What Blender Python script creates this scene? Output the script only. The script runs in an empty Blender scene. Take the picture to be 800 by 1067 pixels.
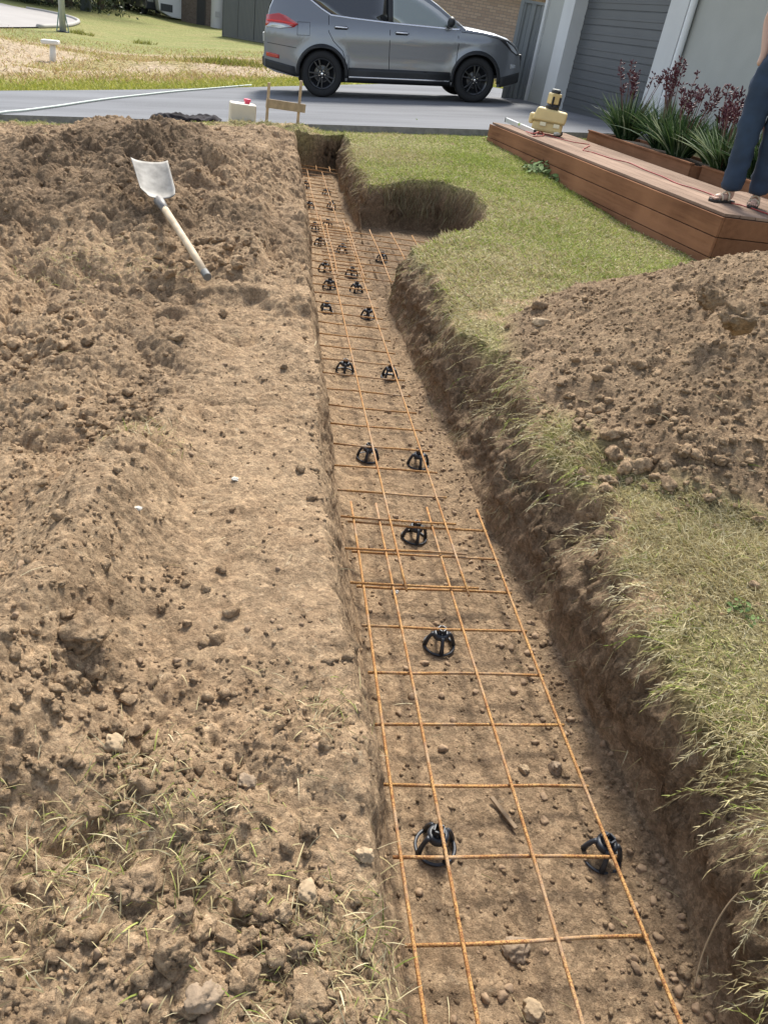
import bpy, bmesh, math, random
import numpy as np
from mathutils import Vector, Matrix, noise as mnoise
from mathutils.geometry import tessellate_polygon
random.seed(5)
rng = np.random.default_rng(11)
scene = bpy.context.scene
COL = scene.collection
PI = math.pi
# ------------------------------------------------------------------ camera
FPX, PITCH, ROLL, CAMH, YAW = 798.0, .556, .182, 1.53, .2126
F0 = np.array([0, math.cos(PITCH), -math.sin(PITCH)])
U0 = np.array([0, math.sin(PITCH), math.cos(PITCH)])
X0 = np.array([1., 0, 0])
XV = math.cos(ROLL)*X0 + math.sin(ROLL)*U0
UV = -math.sin(ROLL)*X0 + math.cos(ROLL)*U0
def yawed(p):
    c, s = math.cos(YAW), math.sin(YAW)
    return np.array([p[0]*c + p[1]*s, -p[0]*s + p[1]*c, p[2]])
FW, XW, UW = yawed(F0), yawed(XV), yawed(UV)
def ray(px, py):
    return FW + XW*(px-400)/FPX + UW*(533.5-py)/FPX
def at(px, py, z=0.0):
    d = ray(px, py); t = (z-CAMH)/d[2]
    return Vector((d[0]*t, d[1]*t, z))
cd = bpy.data.cameras.new('camera'); cam = bpy.data.objects.new('camera', cd); COL.objects.link(cam)
cd.sensor_width = 36; cd.sensor_fit = 'AUTO'; cd.lens = 36*FPX/1067; cd.clip_start = .05; cd.clip_end = 3000
cam.matrix_world = Matrix(((XW[0], UW[0], -FW[0], 0), (XW[1], UW[1], -FW[1], 0), (XW[2], UW[2], -FW[2], CAMH), (0, 0, 0, 1)))
scene.camera = cam
# ------------------------------------------------------------------ light
SUN_EL, SUN_AZ = math.radians(49), math.radians(11)     # azimuth measured from +Y towards +X
w = bpy.data.worlds.new('World'); scene.world = w; w.use_nodes = True
nt = w.node_tree; sky = nt.nodes.new('ShaderNodeTexSky'); sky.sky_type = 'NISHITA'; sky.sun_disc = False
sky.sun_elevation = SUN_EL; sky.sun_rotation = SUN_AZ; sky.air_density = 1.0; sky.dust_density = 1.2; sky.ozone_density = 1.0
bg = nt.nodes['Background']; hs = nt.nodes.new('ShaderNodeHueSaturation'); hs.inputs['Saturation'].default_value = .55; nt.links.new(sky.outputs[0], hs.inputs['Color']); nt.links.new(hs.outputs[0], bg.inputs[0]); bg.inputs[1].default_value = .15
sl = bpy.data.lights.new('sun', 'SUN'); sl.energy = 3.7; sl.angle = math.radians(14.0); sl.color = (1, .95, .86)
so = bpy.data.objects.new('sun', sl); COL.objects.link(so)
sd = Vector((math.sin(SUN_AZ)*math.cos(SUN_EL), math.cos(SUN_AZ)*math.cos(SUN_EL), math.sin(SUN_EL)))
so.rotation_euler = sd.to_track_quat('Z', 'Y').to_euler(); so.location = (0, 0, 20)
vs = scene.view_settings; vs.view_transform = 'Standard'; vs.look = 'None'; vs.gamma = 1; vs.exposure = 0.90; vs.use_curve_mapping = False
# ------------------------------------------------------------------ materials
def mat(name, col=(.5, .5, .5), rough=.6, metal=0, spec=.5, var=0, vscale=8, bump=0, bscale=60, coat=0, detail=4, trans=0):
    m = bpy.data.materials.new(name); m.use_nodes = True; n = m.node_tree.nodes; l = m.node_tree.links
    b = n['Principled BSDF']; b.inputs['Base Color'].default_value = (*col, 1); b.inputs['Roughness'].default_value = rough
    b.inputs['Metallic'].default_value = metal; b.inputs['Specular IOR Level'].default_value = spec
    if coat: b.inputs['Coat Weight'].default_value = coat; b.inputs['Coat Roughness'].default_value = .05
    tc = n.new('ShaderNodeTexCoord')
    if var:
        no = n.new('ShaderNodeTexNoise'); no.inputs['Scale'].default_value = vscale; no.inputs['Detail'].default_value = detail
        l.new(tc.outputs['Object'], no.inputs['Vector'])
        mr = n.new('ShaderNodeMapRange'); mr.inputs[1].default_value = .3; mr.inputs[2].default_value = .7
        mr.inputs[3].default_value = 1-var; mr.inputs[4].default_value = 1+var; l.new(no.outputs[0], mr.inputs[0])
        mx = n.new('ShaderNodeVectorMath'); mx.operation = 'SCALE'; mx.inputs[0].default_value = col
        l.new(mr.outputs[0], mx.inputs['Scale']); l.new(mx.outputs[0], b.inputs['Base Color'])
    if bump:
        nb = n.new('ShaderNodeTexNoise'); nb.inputs['Scale'].default_value = bscale; nb.inputs['Detail'].default_value = 5
        l.new(tc.outputs['Object'], nb.inputs['Vector'])
        bp = n.new('ShaderNodeBump'); bp.inputs['Strength'].default_value = 1; bp.inputs['Distance'].default_value = bump
        l.new(nb.outputs[0], bp.inputs['Height']); l.new(bp.outputs[0], b.inputs['Normal'])
    return m
def nodes_of(m): return m.node_tree.nodes, m.node_tree.links, m.node_tree.nodes['Principled BSDF']
def mixc(n, l, fac, a, b, typ='MIX'):
    x = n.new('ShaderNodeMix'); x.data_type = 'RGBA'; x.blend_type = typ
    for idx, v in ((0, fac), (6, a), (7, b)):
        if isinstance(v, (tuple, list)): x.inputs[idx].default_value = (*v, 1)
        elif isinstance(v, (int, float)): x.inputs[idx].default_value = v
        else: l.new(v, x.inputs[idx])
    return x.outputs[2]
def noise_node(n, l, vec, scale, detail=4, rough=.55, lo=.35, hi=.65):
    no = n.new('ShaderNodeTexNoise'); no.inputs['Scale'].default_value = scale; no.inputs['Detail'].default_value = detail
    no.inputs['Roughness'].default_value = rough; l.new(vec, no.inputs['Vector'])
    mr = n.new('ShaderNodeMapRange'); mr.inputs[1].default_value = lo; mr.inputs[2].default_value = hi
    l.new(no.outputs[0], mr.inputs[0]); return mr.outputs[0]
def soil_material(name, attr=True, clod=False):
    """dry crumbly loam; with attr: r = freshly dug (darker, damper), g = thatch of the lawn"""
    m = mat(name, rough=.95, spec=.15); n, l, b = nodes_of(m)
    geo = n.new('ShaderNodeNewGeometry'); P = geo.outputs['Position']
    big = noise_node(n, l, P, 2.2, 5); mid = noise_node(n, l, P, 14, 6, .65); fine = noise_node(n, l, P, 90, 6, .7, .3, .7)
    base = mixc(n, l, mid, (.335, .220, .128), (.490, .348, .213))
    base = mixc(n, l, big, base, mixc(n, l, fine, (.36, .240, .142), (.495, .36, .225)))
    pale = noise_node(n, l, P, 30, 7, .75, .58, .74)
    base = mixc(n, l, pale, base, (.54, .43, .29))
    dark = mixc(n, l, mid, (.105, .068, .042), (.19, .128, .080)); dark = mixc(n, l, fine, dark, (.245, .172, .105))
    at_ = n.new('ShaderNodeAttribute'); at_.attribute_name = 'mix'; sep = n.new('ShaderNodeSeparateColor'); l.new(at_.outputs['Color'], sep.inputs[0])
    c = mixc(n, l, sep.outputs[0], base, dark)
    if attr:
        tn = noise_node(n, l, P, 40, 6, .7, .35, .65)
        th = mixc(n, l, tn, (.20, .15, .08), (.46, .385, .20))
        gn = noise_node(n, l, P, 1.3, 4)
        gr = mixc(n, l, tn, (.14, .14, .05), (.34, .33, .12))
        th = mixc(n, l, gn, th, gr)
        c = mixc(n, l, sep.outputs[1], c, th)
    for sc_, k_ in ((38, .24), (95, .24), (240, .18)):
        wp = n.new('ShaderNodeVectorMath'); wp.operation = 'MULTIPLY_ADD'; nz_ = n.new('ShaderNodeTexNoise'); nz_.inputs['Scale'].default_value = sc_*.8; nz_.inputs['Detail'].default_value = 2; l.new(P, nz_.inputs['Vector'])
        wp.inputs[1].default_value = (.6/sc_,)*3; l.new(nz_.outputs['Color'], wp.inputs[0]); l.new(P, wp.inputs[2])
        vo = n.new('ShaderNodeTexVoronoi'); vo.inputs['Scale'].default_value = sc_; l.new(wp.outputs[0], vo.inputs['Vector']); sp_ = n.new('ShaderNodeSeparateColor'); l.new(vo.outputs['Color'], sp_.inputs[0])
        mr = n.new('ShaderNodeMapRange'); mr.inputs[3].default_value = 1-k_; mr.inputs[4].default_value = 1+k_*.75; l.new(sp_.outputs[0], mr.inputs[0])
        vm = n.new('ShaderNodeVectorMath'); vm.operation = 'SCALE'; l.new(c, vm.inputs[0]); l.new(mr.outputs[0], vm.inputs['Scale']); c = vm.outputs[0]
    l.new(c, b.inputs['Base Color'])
    h1 = n.new('ShaderNodeTexVoronoi'); h1.inputs['Scale'].default_value = 130; h1.feature = 'SMOOTH_F1'; l.new(P, h1.inputs['Vector'])
    h2 = n.new('ShaderNodeTexNoise'); h2.inputs['Scale'].default_value = 75; h2.inputs['Detail'].default_value = 8; h2.inputs['Roughness'].default_value = .72; l.new(P, h2.inputs['Vector'])
    h3 = n.new('ShaderNodeTexNoise'); h3.inputs['Scale'].default_value = 320; h3.inputs['Detail'].default_value = 5; l.new(P, h3.inputs['Vector'])
    b1 = n.new('ShaderNodeBump'); b1.inputs['Distance'].default_value = .005 if not clod else .004; b1.invert = True; b1.inputs['Strength'].default_value = .8; l.new(h1.outputs[0], b1.inputs['Height'])
    b2 = n.new('ShaderNodeBump'); b2.inputs['Distance'].default_value = .020; b2.inputs['Strength'].default_value = .9; l.new(h2.outputs[0], b2.inputs['Height']); l.new(b1.outputs[0], b2.inputs['Normal'])
    b3 = n.new('ShaderNodeBump'); b3.inputs['Distance'].default_value = .003; b3.inputs['Strength'].default_value = .8; l.new(h3.outputs[0], b3.inputs['Height']); l.new(b2.outputs[0], b3.inputs['Normal'])
    l.new(b3.outputs[0], b.inputs['Normal'])
    return m
def blade_material(name, rough=.7, trans=.25):
    m = mat(name, rough=rough, spec=.25); n, l, b = nodes_of(m)
    a = n.new('ShaderNodeAttribute'); a.attribute_name = 'mix'; l.new(a.outputs['Color'], b.inputs['Base Color'])
    t = n.new('ShaderNodeBsdfTranslucent'); l.new(a.outputs['Color'], t.inputs['Color'])
    ms = n.new('ShaderNodeMixShader'); ms.inputs[0].default_value = trans
    l.new(b.outputs[0], ms.inputs[1]); l.new(t.outputs[0], ms.inputs[2]); l.new(ms.outputs[0], n['Material Output'].inputs['Surface'])
    return m
M = {}
M['soil'] = soil_material('loam'); M['clod'] = soil_material('loam_clods', attr=False, clod=True)
M['blade'] = blade_material('grass_blades')
def rust():
    m = mat('rusty_steel', rough=.8, spec=.3); n, l, b = nodes_of(m); g = n.new('ShaderNodeNewGeometry'); P = g.outputs['Position']
    c = mixc(n, l, noise_node(n, l, P, 25, 5), (.37, .19, .065), (.53, .32, .115)); c = mixc(n, l, noise_node(n, l, P, 260, 3, .6, .45, .6), c, (.20, .075, .03))
    c = mixc(n, l, noise_node(n, l, P, 5, 5, .65, .50, .72), c, (.36, .28, .20))
    l.new(c, b.inputs['Base Color'])
    h = n.new('ShaderNodeTexNoise'); h.inputs['Scale'].default_value = 500; l.new(P, h.inputs['Vector'])
    bp = n.new('ShaderNodeBump'); bp.inputs['Distance'].default_value = .0012; l.new(h.outputs[0], bp.inputs['Height']); l.new(bp.outputs[0], b.inputs['Normal'])
    return m
M['rust'] = rust()
M['plastic'] = mat('black_plastic', (.022, .026, .034), .48, spec=.5, bump=.0004, bscale=300)
def stone_mat(name, c):
    return mat(name, c, .85, spec=.25, var=.22, vscale=30, bump=.006, bscale=45, detail=8)
M['stone'] = stone_mat('pale_stone', (.36, .265, .165)); M['stone2'] = stone_mat('grey_stone', (.27, .20, .135)); M['white'] = stone_mat('white_stone', (.52, .49, .43))
M['pebble'] = stone_mat('brown_pebble', (.29, .20, .125))
M['concrete'] = mat('driveway_concrete', (.24, .245, .27), .92, spec=.1)
def conc():
    m = M['concrete']; n, l, b = nodes_of(m); g = n.new('ShaderNodeNewGeometry'); P = g.outputs['Position']
    mp = n.new('ShaderNodeMapping'); mp.inputs['Scale'].default_value = (.35, 1.6, 1); mp.inputs['Rotation'].default_value = (0, 0, .2); l.new(P, mp.inputs[0])
    c = mixc(n, l, noise_node(n, l, mp.outputs[0], .8, 5, .6, .38, .62), (.112, .114, .121), (.20, .205, .217)); c = mixc(n, l, noise_node(n, l, P, 60, 5, .6, .3, .7), c, (.185, .19, .20)); l.new(c, b.inputs['Base Color'])
conc()
M['road'] = mat('road_asphalt_pale', (.27, .25, .235), .8, var=.08, vscale=.8)
M['slabedge'] = mat('slab_edge', (.20, .19, .18), .9, var=.2, vscale=20)
# ------------------------------------------------------------------ tagging helpers
def tag(o, label=None, cat=None, group=None, kind=None):
    if label: o['label'] = label
    if cat: o['category'] = cat
    if group: o['group'] = group
    if kind: o['kind'] = kind
    return o
def empty(name, loc=(0, 0, 0), rot=(0, 0, 0)):
    o = bpy.data.objects.new(name, None); COL.objects.link(o); o.location = loc; o.rotation_euler = rot; o.empty_display_size = .1
    return o
def link(name, me, m=None, parent=None, loc=(0, 0, 0), rot=(0, 0, 0), smooth=False):
    if m and not me.materials: me.materials.append(m)
    if smooth: me.polygons.foreach_set('use_smooth', [True]*len(me.polygons))
    o = bpy.data.objects.new(name, me); COL.objects.link(o); o.location = loc; o.rotation_euler = rot; o.parent = parent
    return o
def copy_tree(o, parent=None):
    c = o.copy(); COL.objects.link(c); c.parent = parent
    for ch in list(o.children): copy_tree(ch, c)
    return c
def fin(name, bm, m, parent=None, loc=(0, 0, 0), rot=(0, 0, 0), smooth=False, bevel=0, seg=2, recalc=True):
    if recalc: bmesh.ops.recalc_face_normals(bm, faces=bm.faces)
    me = bpy.data.meshes.new(name); bm.to_mesh(me); bm.free()
    o = link(name, me, m, parent, loc, rot, smooth)
    if bevel:
        b = o.modifiers.new('b', 'BEVEL'); b.width = bevel; b.segments = seg; b.limit_method = 'ANGLE'
    return o
def bx(bm, x0, x1, y0, y1, z0, z1, mtx=None):
    vs = [bm.verts.new(Vector(p) if mtx is None else mtx @ Vector(p)) for p in ((x0,y0,z0),(x1,y0,z0),(x1,y1,z0),(x0,y1,z0),(x0,y0,z1),(x1,y0,z1),(x1,y1,z1),(x0,y1,z1))]
    for f in ((0,3,2,1),(4,5,6,7),(0,1,5,4),(1,2,6,5),(2,3,7,6),(3,0,4,7)): bm.faces.new([vs[i] for i in f])
def beam(bm, a, b, r, n=8, r2=None, cap=True):
    a, b = Vector(a), Vector(b); d = (b-a).normalized(); q = d.to_track_quat('Z', 'Y'); r2 = r if r2 is None else r2
    A = [bm.verts.new(a + q @ Vector((r*math.cos(2*PI*i/n), r*math.sin(2*PI*i/n), 0))) for i in range(n)]
    B = [bm.verts.new(b + q @ Vector((r2*math.cos(2*PI*i/n), r2*math.sin(2*PI*i/n), 0))) for i in range(n)]
    for i in range(n): bm.faces.new((A[i], A[(i+1)%n], B[(i+1)%n], B[i]))
    if cap: bm.faces.new(A[::-1]); bm.faces.new(B)
def tube(bm, pts, r, n=8, radii=None):
    pts = [Vector(p) for p in pts]; rings = []
    for i, p in enumerate(pts):
        d = (pts[min(i+1, len(pts)-1)] - pts[max(i-1, 0)]).normalized(); q = d.to_track_quat('Z', 'Y'); rr = radii[i] if radii else r
        rings.append([bm.verts.new(p + q @ Vector((rr*math.cos(2*PI*k/n), rr*math.sin(2*PI*k/n), 0))) for k in range(n)])
    for A, B in zip(rings, rings[1:]):
        # match nearest start to avoid twist
        off = min(range(n), key=lambda s: (A[0].co-B[s].co).length)
        for k in range(n): bm.faces.new((A[k], A[(k+1)%n], B[(k+1+off)%n], B[(k+off)%n]))
    bm.faces.new(rings[0][::-1]); bm.faces.new(rings[-1])
def lathe(bm, prof, n=24, mtx=None, close=False):
    rings = []
    for r, z in prof:
        rings.append([bm.verts.new((mtx or Matrix()) @ Vector((r*math.cos(2*PI*i/n), r*math.sin(2*PI*i/n), z))) for i in range(n)])
    pr = list(zip(rings, rings[1:])) + ([(rings[-1], rings[0])] if close else [])
    for A, B in pr:
        for i in range(n): bm.faces.new((A[i], A[(i+1)%n], B[(i+1)%n], B[i]))
def smooth_pts(P, n):
    """Catmull-Rom through P"""
    P = [Vector(p) for p in P]; Q = [P[0]*2-P[1]] + P + [P[-1]*2-P[-2]]; out = []
    for i in range(1, len(Q)-2):
        for k in range(n):
            t = k/n; a, b, c, d = Q[i-1], Q[i], Q[i+1], Q[i+2]
            out.append(.5*((2*b)+(c-a)*t+(2*a-5*b+4*c-d)*t*t+(3*b-a-3*c+d)*t**3))
    return out + [P[-1]]
def np_mesh(name, V, Fq, attr=None, m=None, smooth=True, tri=False):
    me = bpy.data.meshes.new(name); k = Fq.shape[1]
    me.vertices.add(len(V)); me.vertices.foreach_set('co', V.astype(np.float32).ravel())
    me.loops.add(Fq.size); me.loops.foreach_set('vertex_index', Fq.astype(np.int32).ravel())
    me.polygons.add(len(Fq)); me.polygons.foreach_set('loop_start', np.arange(0, Fq.size, k, dtype=np.int32)); me.polygons.foreach_set('loop_total', np.full(len(Fq), k, np.int32))
    if smooth: me.polygons.foreach_set('use_smooth', np.ones(len(Fq), bool))
    if attr is not None:
        a = me.attributes.new('mix', 'FLOAT_COLOR', 'POINT'); c = np.ones((len(V), 4), np.float32); c[:, :3] = attr; a.data.foreach_set('color', c.ravel())
    me.update(calc_edges=True)
    if m: me.materials.append(m)
    return me
# ------------------------------------------------------------------ noise in numpy
LAT = rng.random((6, 256, 256)).astype(np.float32)*2-1
def vn(x, y, k=0):
    xi = np.floor(x).astype(np.int64); yi = np.floor(y).astype(np.int64); fx = x-xi; fy = y-yi
    fx = fx*fx*(3-2*fx); fy = fy*fy*(3-2*fy); L = LAT[k % 6]
    a = L[xi & 255, yi & 255]; b = L[(xi+1) & 255, yi & 255]; c = L[xi & 255, (yi+1) & 255]; d = L[(xi+1) & 255, (yi+1) & 255]
    return (a*(1-fx)+b*fx)*(1-fy)+(c*(1-fx)+d*fx)*fy
def fbm(x, y, f, o=4, k=0, g=.5):
    s = 0; a = 1; t = 0
    for i in range(o):
        th = .6+1.1*i+k; c, d = math.cos(th), math.sin(th)
        s = s + a*vn((x*c-y*d)*f+17.3*i, (x*d+y*c)*f+9.1*i, k+i); t += a; a *= g; f *= 2.03
    return s/t
def lumps(x, y, f, k=0):
    th = .9*k+.4; c, d = math.cos(th), math.sin(th); X = (x*c-y*d)*f; Y = (x*d+y*c)*f
    wx = vn(X*.7+5, Y*.7, k+1)*.6; wy = vn(X*.7, Y*.7+9, k+2)*.6
    return np.abs(vn(X+wx, Y+wy, k))**.8
def crumbs(x, y, f, k, p=1.0):
    """crowded half buried crumbs and clods: irregular domes, one per jittered cell; height in metres"""
    X = x*f+.45*vn(x*f*.9, y*f*.9, k); Y = y*f+.45*vn(x*f*.9+31, y*f*.9+7, k+1); w_ = .30*vn(X*2.3, Y*2.3, k+2)
    xi = np.floor(X).astype(np.int64); yi = np.floor(Y).astype(np.int64); best = np.zeros(np.shape(x))
    A, B, C_ = LAT[k % 6], LAT[(k+1) % 6], LAT[(k+2) % 6]
    for dx in (-1, 0, 1):
        for dy in (-1, 0, 1):
            a, b = (xi+dx) & 255, (yi+dy) & 255
            jx = xi+dx+.5+.42*A[a, b]; jy = yi+dy+.5+.42*B[a, b]; q = C_[a, b]*.5+.5; r = .16+.56*q**1.6
            d2 = ((X-jx)**2+(Y-jy)**2)*(1+w_)/(r*r); best = np.maximum(best, r*np.sqrt(np.maximum(0, 1-d2))*(q < p))
    return best/f
def sst(a, b, x):
    t = np.clip((x-a)/(b-a), 0, 1); return t*t*(3-2*t)
def gauss(x, y, cx, cy, sx, sy, rot=0):
    c, s = math.cos(rot), math.sin(rot); u = (x-cx)*c+(y-cy)*s; v = -(x-cx)*s+(y-cy)*c
    return np.exp(-(u/sx)**2-(v/sy)**2)
def poly_sd(px, py, poly):
    """signed distance, positive inside"""
    d = np.full(px.shape, 1e9); inside = np.zeros(px.shape, bool); n = len(poly)
    for i in range(n):
        ax, ay = poly[i]; bx_, by_ = poly[(i+1) % n]; ex, ey = bx_-ax, by_-ay
        t = np.clip(((px-ax)*ex+(py-ay)*ey)/(ex*ex+ey*ey), 0, 1); d = np.minimum(d, np.hypot(px-ax-ex*t, py-ay-ey*t))
        cond = (ay > py) != (by_ > py)
        xx = ax+(py-ay)*ex/(ey if abs(ey) > 1e-9 else 1e-9); inside ^= cond & (px < xx)
    return np.where(inside, d, -d)
# ------------------------------------------------------------------ ground heights
DR0 = 10.62                                   # near edge of the driveway
def drive_z(x, y):
    sx = x-.2; sx = np.where(sx < -4.5, -4.5-1.6*(1-np.exp(-(-4.5-sx)/1.6)), sx); sx = np.where(sx > 4.6, 4.6, sx)
    return .35+.115*sx-.03*8*(1-np.exp(-np.maximum(y-10.6, 0)/8))-.0*y
RF_Y = [-1, .5, 1.0, 1.4, 1.9, 2.5, 3.3, 4.1, 5.0, 7.5, 10.5]
RF_X = [.98, .98, 1.05, 1.03, .995, .95, .925, .90, .86, .84, .82]
NOTCH = [(.80, 4.95), (.98, 5.22), (1.22, 5.55), (1.5, 5.8), (1.72, 6.15), (1.86, 6.7), (1.84, 7.2), (1.62, 7.6), (1.3, 7.62), (1.05, 7.42), (.80, 7.42)]
HEAPC = (2.75, 3.25)
def height(x, y, full=True):
    x = np.asarray(x, float); y = np.asarray(y, float)
    j1 = fbm(y, x*.6, 2.2, 4, 1); j2 = fbm(y, x*.6+40, 2.4, 4, 2); e1 = fbm(x, y, 9, 3, 3)
    # lawn side
    P = drive_z(x, y)-.075
    R_ = .31+.05*sst(.95, 1.5, x)+.045*(x-1)-.05*sst(2.0, 3.2, x)+.02*fbm(x, y, .8, 3, 4)
    tt = sst(6.3, 10.3, y); R_ = R_*(1-tt)+(P+.01)*tt
    # heap at right
    r = np.hypot((x-HEAPC[0])*.92, (y-HEAPC[1])*(1.0+.12*np.sign(y-HEAPC[1])))+.16*fbm(x, y, 1.1, 3, 5)
    hh = np.clip(1-r/1.62, 0, 1); hp = .86*hh**1.15/(1+.25*hh)
    heapm = sst(0.0, .10, hh); R_ = R_+hp
    # dug side
    L_ = .30+.10*np.minimum(x-.2, 0)+.03*fbm(x, y, .7, 3, 2)
    L_ = L_-.02*sst(.05, .25, x)
    berm = .19*gauss(x, y, -.42, 1.5, .14, .95, -.12)+.05*gauss(x, y, -.62, 3.1, .22, .7, 0)
    spoil = .20*gauss(x, y, -.9, 5.0, .75, .55, .2)+.27*gauss(x, y, -1.0, 6.6, .95, .9, 0)+.20*gauss(x, y, -1.3, 8.3, .8, .8, 0)+.14*gauss(x, y, -2.6, 7.5, 1.4, 1.2, 0)+.06*gauss(x, y, -.15, 9.4, .35, .5, 0)+.16*gauss(x, y, -1.7, 5.4, .6, 1.2, 0)
    spoil = spoil*(1+.22*fbm(x, y, 1.6, 3, 1)); L_ = L_+spoil+berm
    tl = sst(9.2, 10.4, y); L_ = L_*(1-tl)+P*tl
    # steps / wheel marks in the scraped zone
    scr = sst(-.36, -.1, x+.1*j1)*sst(1.1, 1.5, y)*(1-sst(3.7, 4.2, y))
    v = (x*.35+y*.94); L_ = L_+scr*(.012*np.sin(v*15+3*fbm(x, y, 1.5, 2, 3))*sst(-.2, .3, fbm(x, y, 1.3, 2, 4)+.1))
    L_ = L_-.05*sst(-.04, .04, x-(.02+.05*j1))*sst(4.0, 4.4, y)*(1-sst(9.0, 9.8, y))
    L_ = L_+.085*sst(3.80, 3.93, y+.22*j1+.10*fbm(x, y, 3, 3, 0)+.25*(x+.3))*sst(-1.3, -.8, x)
    side = sst(.3, .7, x)
    S = L_*(1-side)+R_*side
    # trench
    xlt = .245+.05*j1+.022*e1; xlf = .385+.012*j2; xrf = np.interp(y, RF_Y, RF_X)+.018*j2+.01*e1; xrt = xrf+np.interp(y, [0, 1.3, 2.0, 4.4, 5.2, 7.5, 8, 10], [.06, .06, .15, .17, .10, .07, .08, .08])*(1+.8*np.clip(j2, -.5, .6))+.035*e1
    yend = 9.93+.85*(x-.35)+.03*fbm(x, y, 8, 3, 1)
    wl = sst(0, 1, (x-xlt)/(xlf-xlt)); wr_ = np.clip((xrt-x)/(xrt-xrf), 0, 1); wr = np.clip(wr_+.10*np.sin(wr_*9+5*j1)*wr_*(1-wr_)*4, 0, 1)**.8; we = sst(-.02, .05, yend-y)
    W = np.minimum(np.minimum(wl, wr), we)
    W2 = np.zeros_like(W); mb = (x > .6) & (x < 2.1) & (y > 4.6) & (y < 8.0)
    if mb.any():
        W2[mb] = sst(-.02, .07, poly_sd(x[mb], y[mb], NOTCH)+.03*fbm(x[mb], y[mb], 4, 3, 2))
    W = np.maximum(W, W2)
    fl = -.075+.010*fbm(x, y, 3, 3, 3)+.03*sst(.10, 0, xrf-x)*(W > .3)*sst(0, .5, j1+.4)+.02*sst(.05, 0, x-xlf)
    Z = S*(1-W)+fl*W
    left = (1-side)*(1-W); wall = 4*W*(1-W)
    # crumb amplitude
    sm = sst(-.45, .45, fbm(x, y, .9, 3, 0)+.35)           # rough patches
    spm = np.clip(spoil*3.6, 0, 1)
    amp = left*(.38+.62*sm)*(1-.52*scr)*(.9+.5*spm) + side*(1-W)*(heapm*.62+(1-heapm)*.16) + W*.20 + wall*1.0*np.where(x > .6, 1, .5)
    amp = amp*(1-.8*sst(10.2, 10.5, y))*(1-.30*sst(3.0, 1.5, y)*(x < .5))
    if full:
        nearf = 1.0
        lod = 1-sst(3.5, 7, y)*.75
        c = .085*lumps(x, y, 2.6, 0)+.060*lumps(x, y, 5.3, 1)+.030*lumps(x, y, 12, 2)+.012*lumps(x, y, 26, 3)
        m1 = sst(-.3, .3, fbm(x, y, 2.4, 3, 1)); m2 = sst(-.35, .2, fbm(x, y, 4.1, 3, 4))
        cr = np.maximum(np.maximum(.55*crumbs(x, y, 12, 0, .6)*m1, 1.0*crumbs(x, y, 25, 1, .85)*(.25+.75*m2)), np.maximum(1.15*crumbs(x, y, 52, 2)*(.55+.45*m2)*lod, .9*crumbs(x, y, 104, 3)*lod*lod))
        c = c+cr+.006*fbm(x, y, 60, 3, 2)*lod
        Z = Z+amp*(c-.065)
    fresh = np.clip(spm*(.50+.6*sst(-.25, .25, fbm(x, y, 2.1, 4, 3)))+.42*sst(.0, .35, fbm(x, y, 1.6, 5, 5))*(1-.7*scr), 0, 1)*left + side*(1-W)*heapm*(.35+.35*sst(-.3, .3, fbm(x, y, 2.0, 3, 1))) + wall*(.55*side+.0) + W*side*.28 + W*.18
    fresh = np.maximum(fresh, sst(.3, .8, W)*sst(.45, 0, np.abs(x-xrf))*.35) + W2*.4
    scat = sst(1.62, 1.45, r)
    thatch = side*(1-sst(.02, .25, W))*(1-heapm)*sst(-.28, .12, fbm(x, y, 3.6, 4, 4)+.40*sst(1.0, 1.3, x)+.3*sst(4.5, 6, y)-.10*sst(4.5, 3.5, y)*sst(1.5, 1.1, x))
    thatch = np.maximum(thatch, (1-side)*sst(9.4, 10.1, y)*(1-W)*sst(-.3, .3, fbm(x, y, 2, 3, 2)+.15))
    return Z, np.clip(fresh, 0, 1), np.clip(thatch, 0, 1), W, heapm*side, spm*left
def gz(x, y):
    return float(height(np.array([x]), np.array([y]))[0][0])
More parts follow.
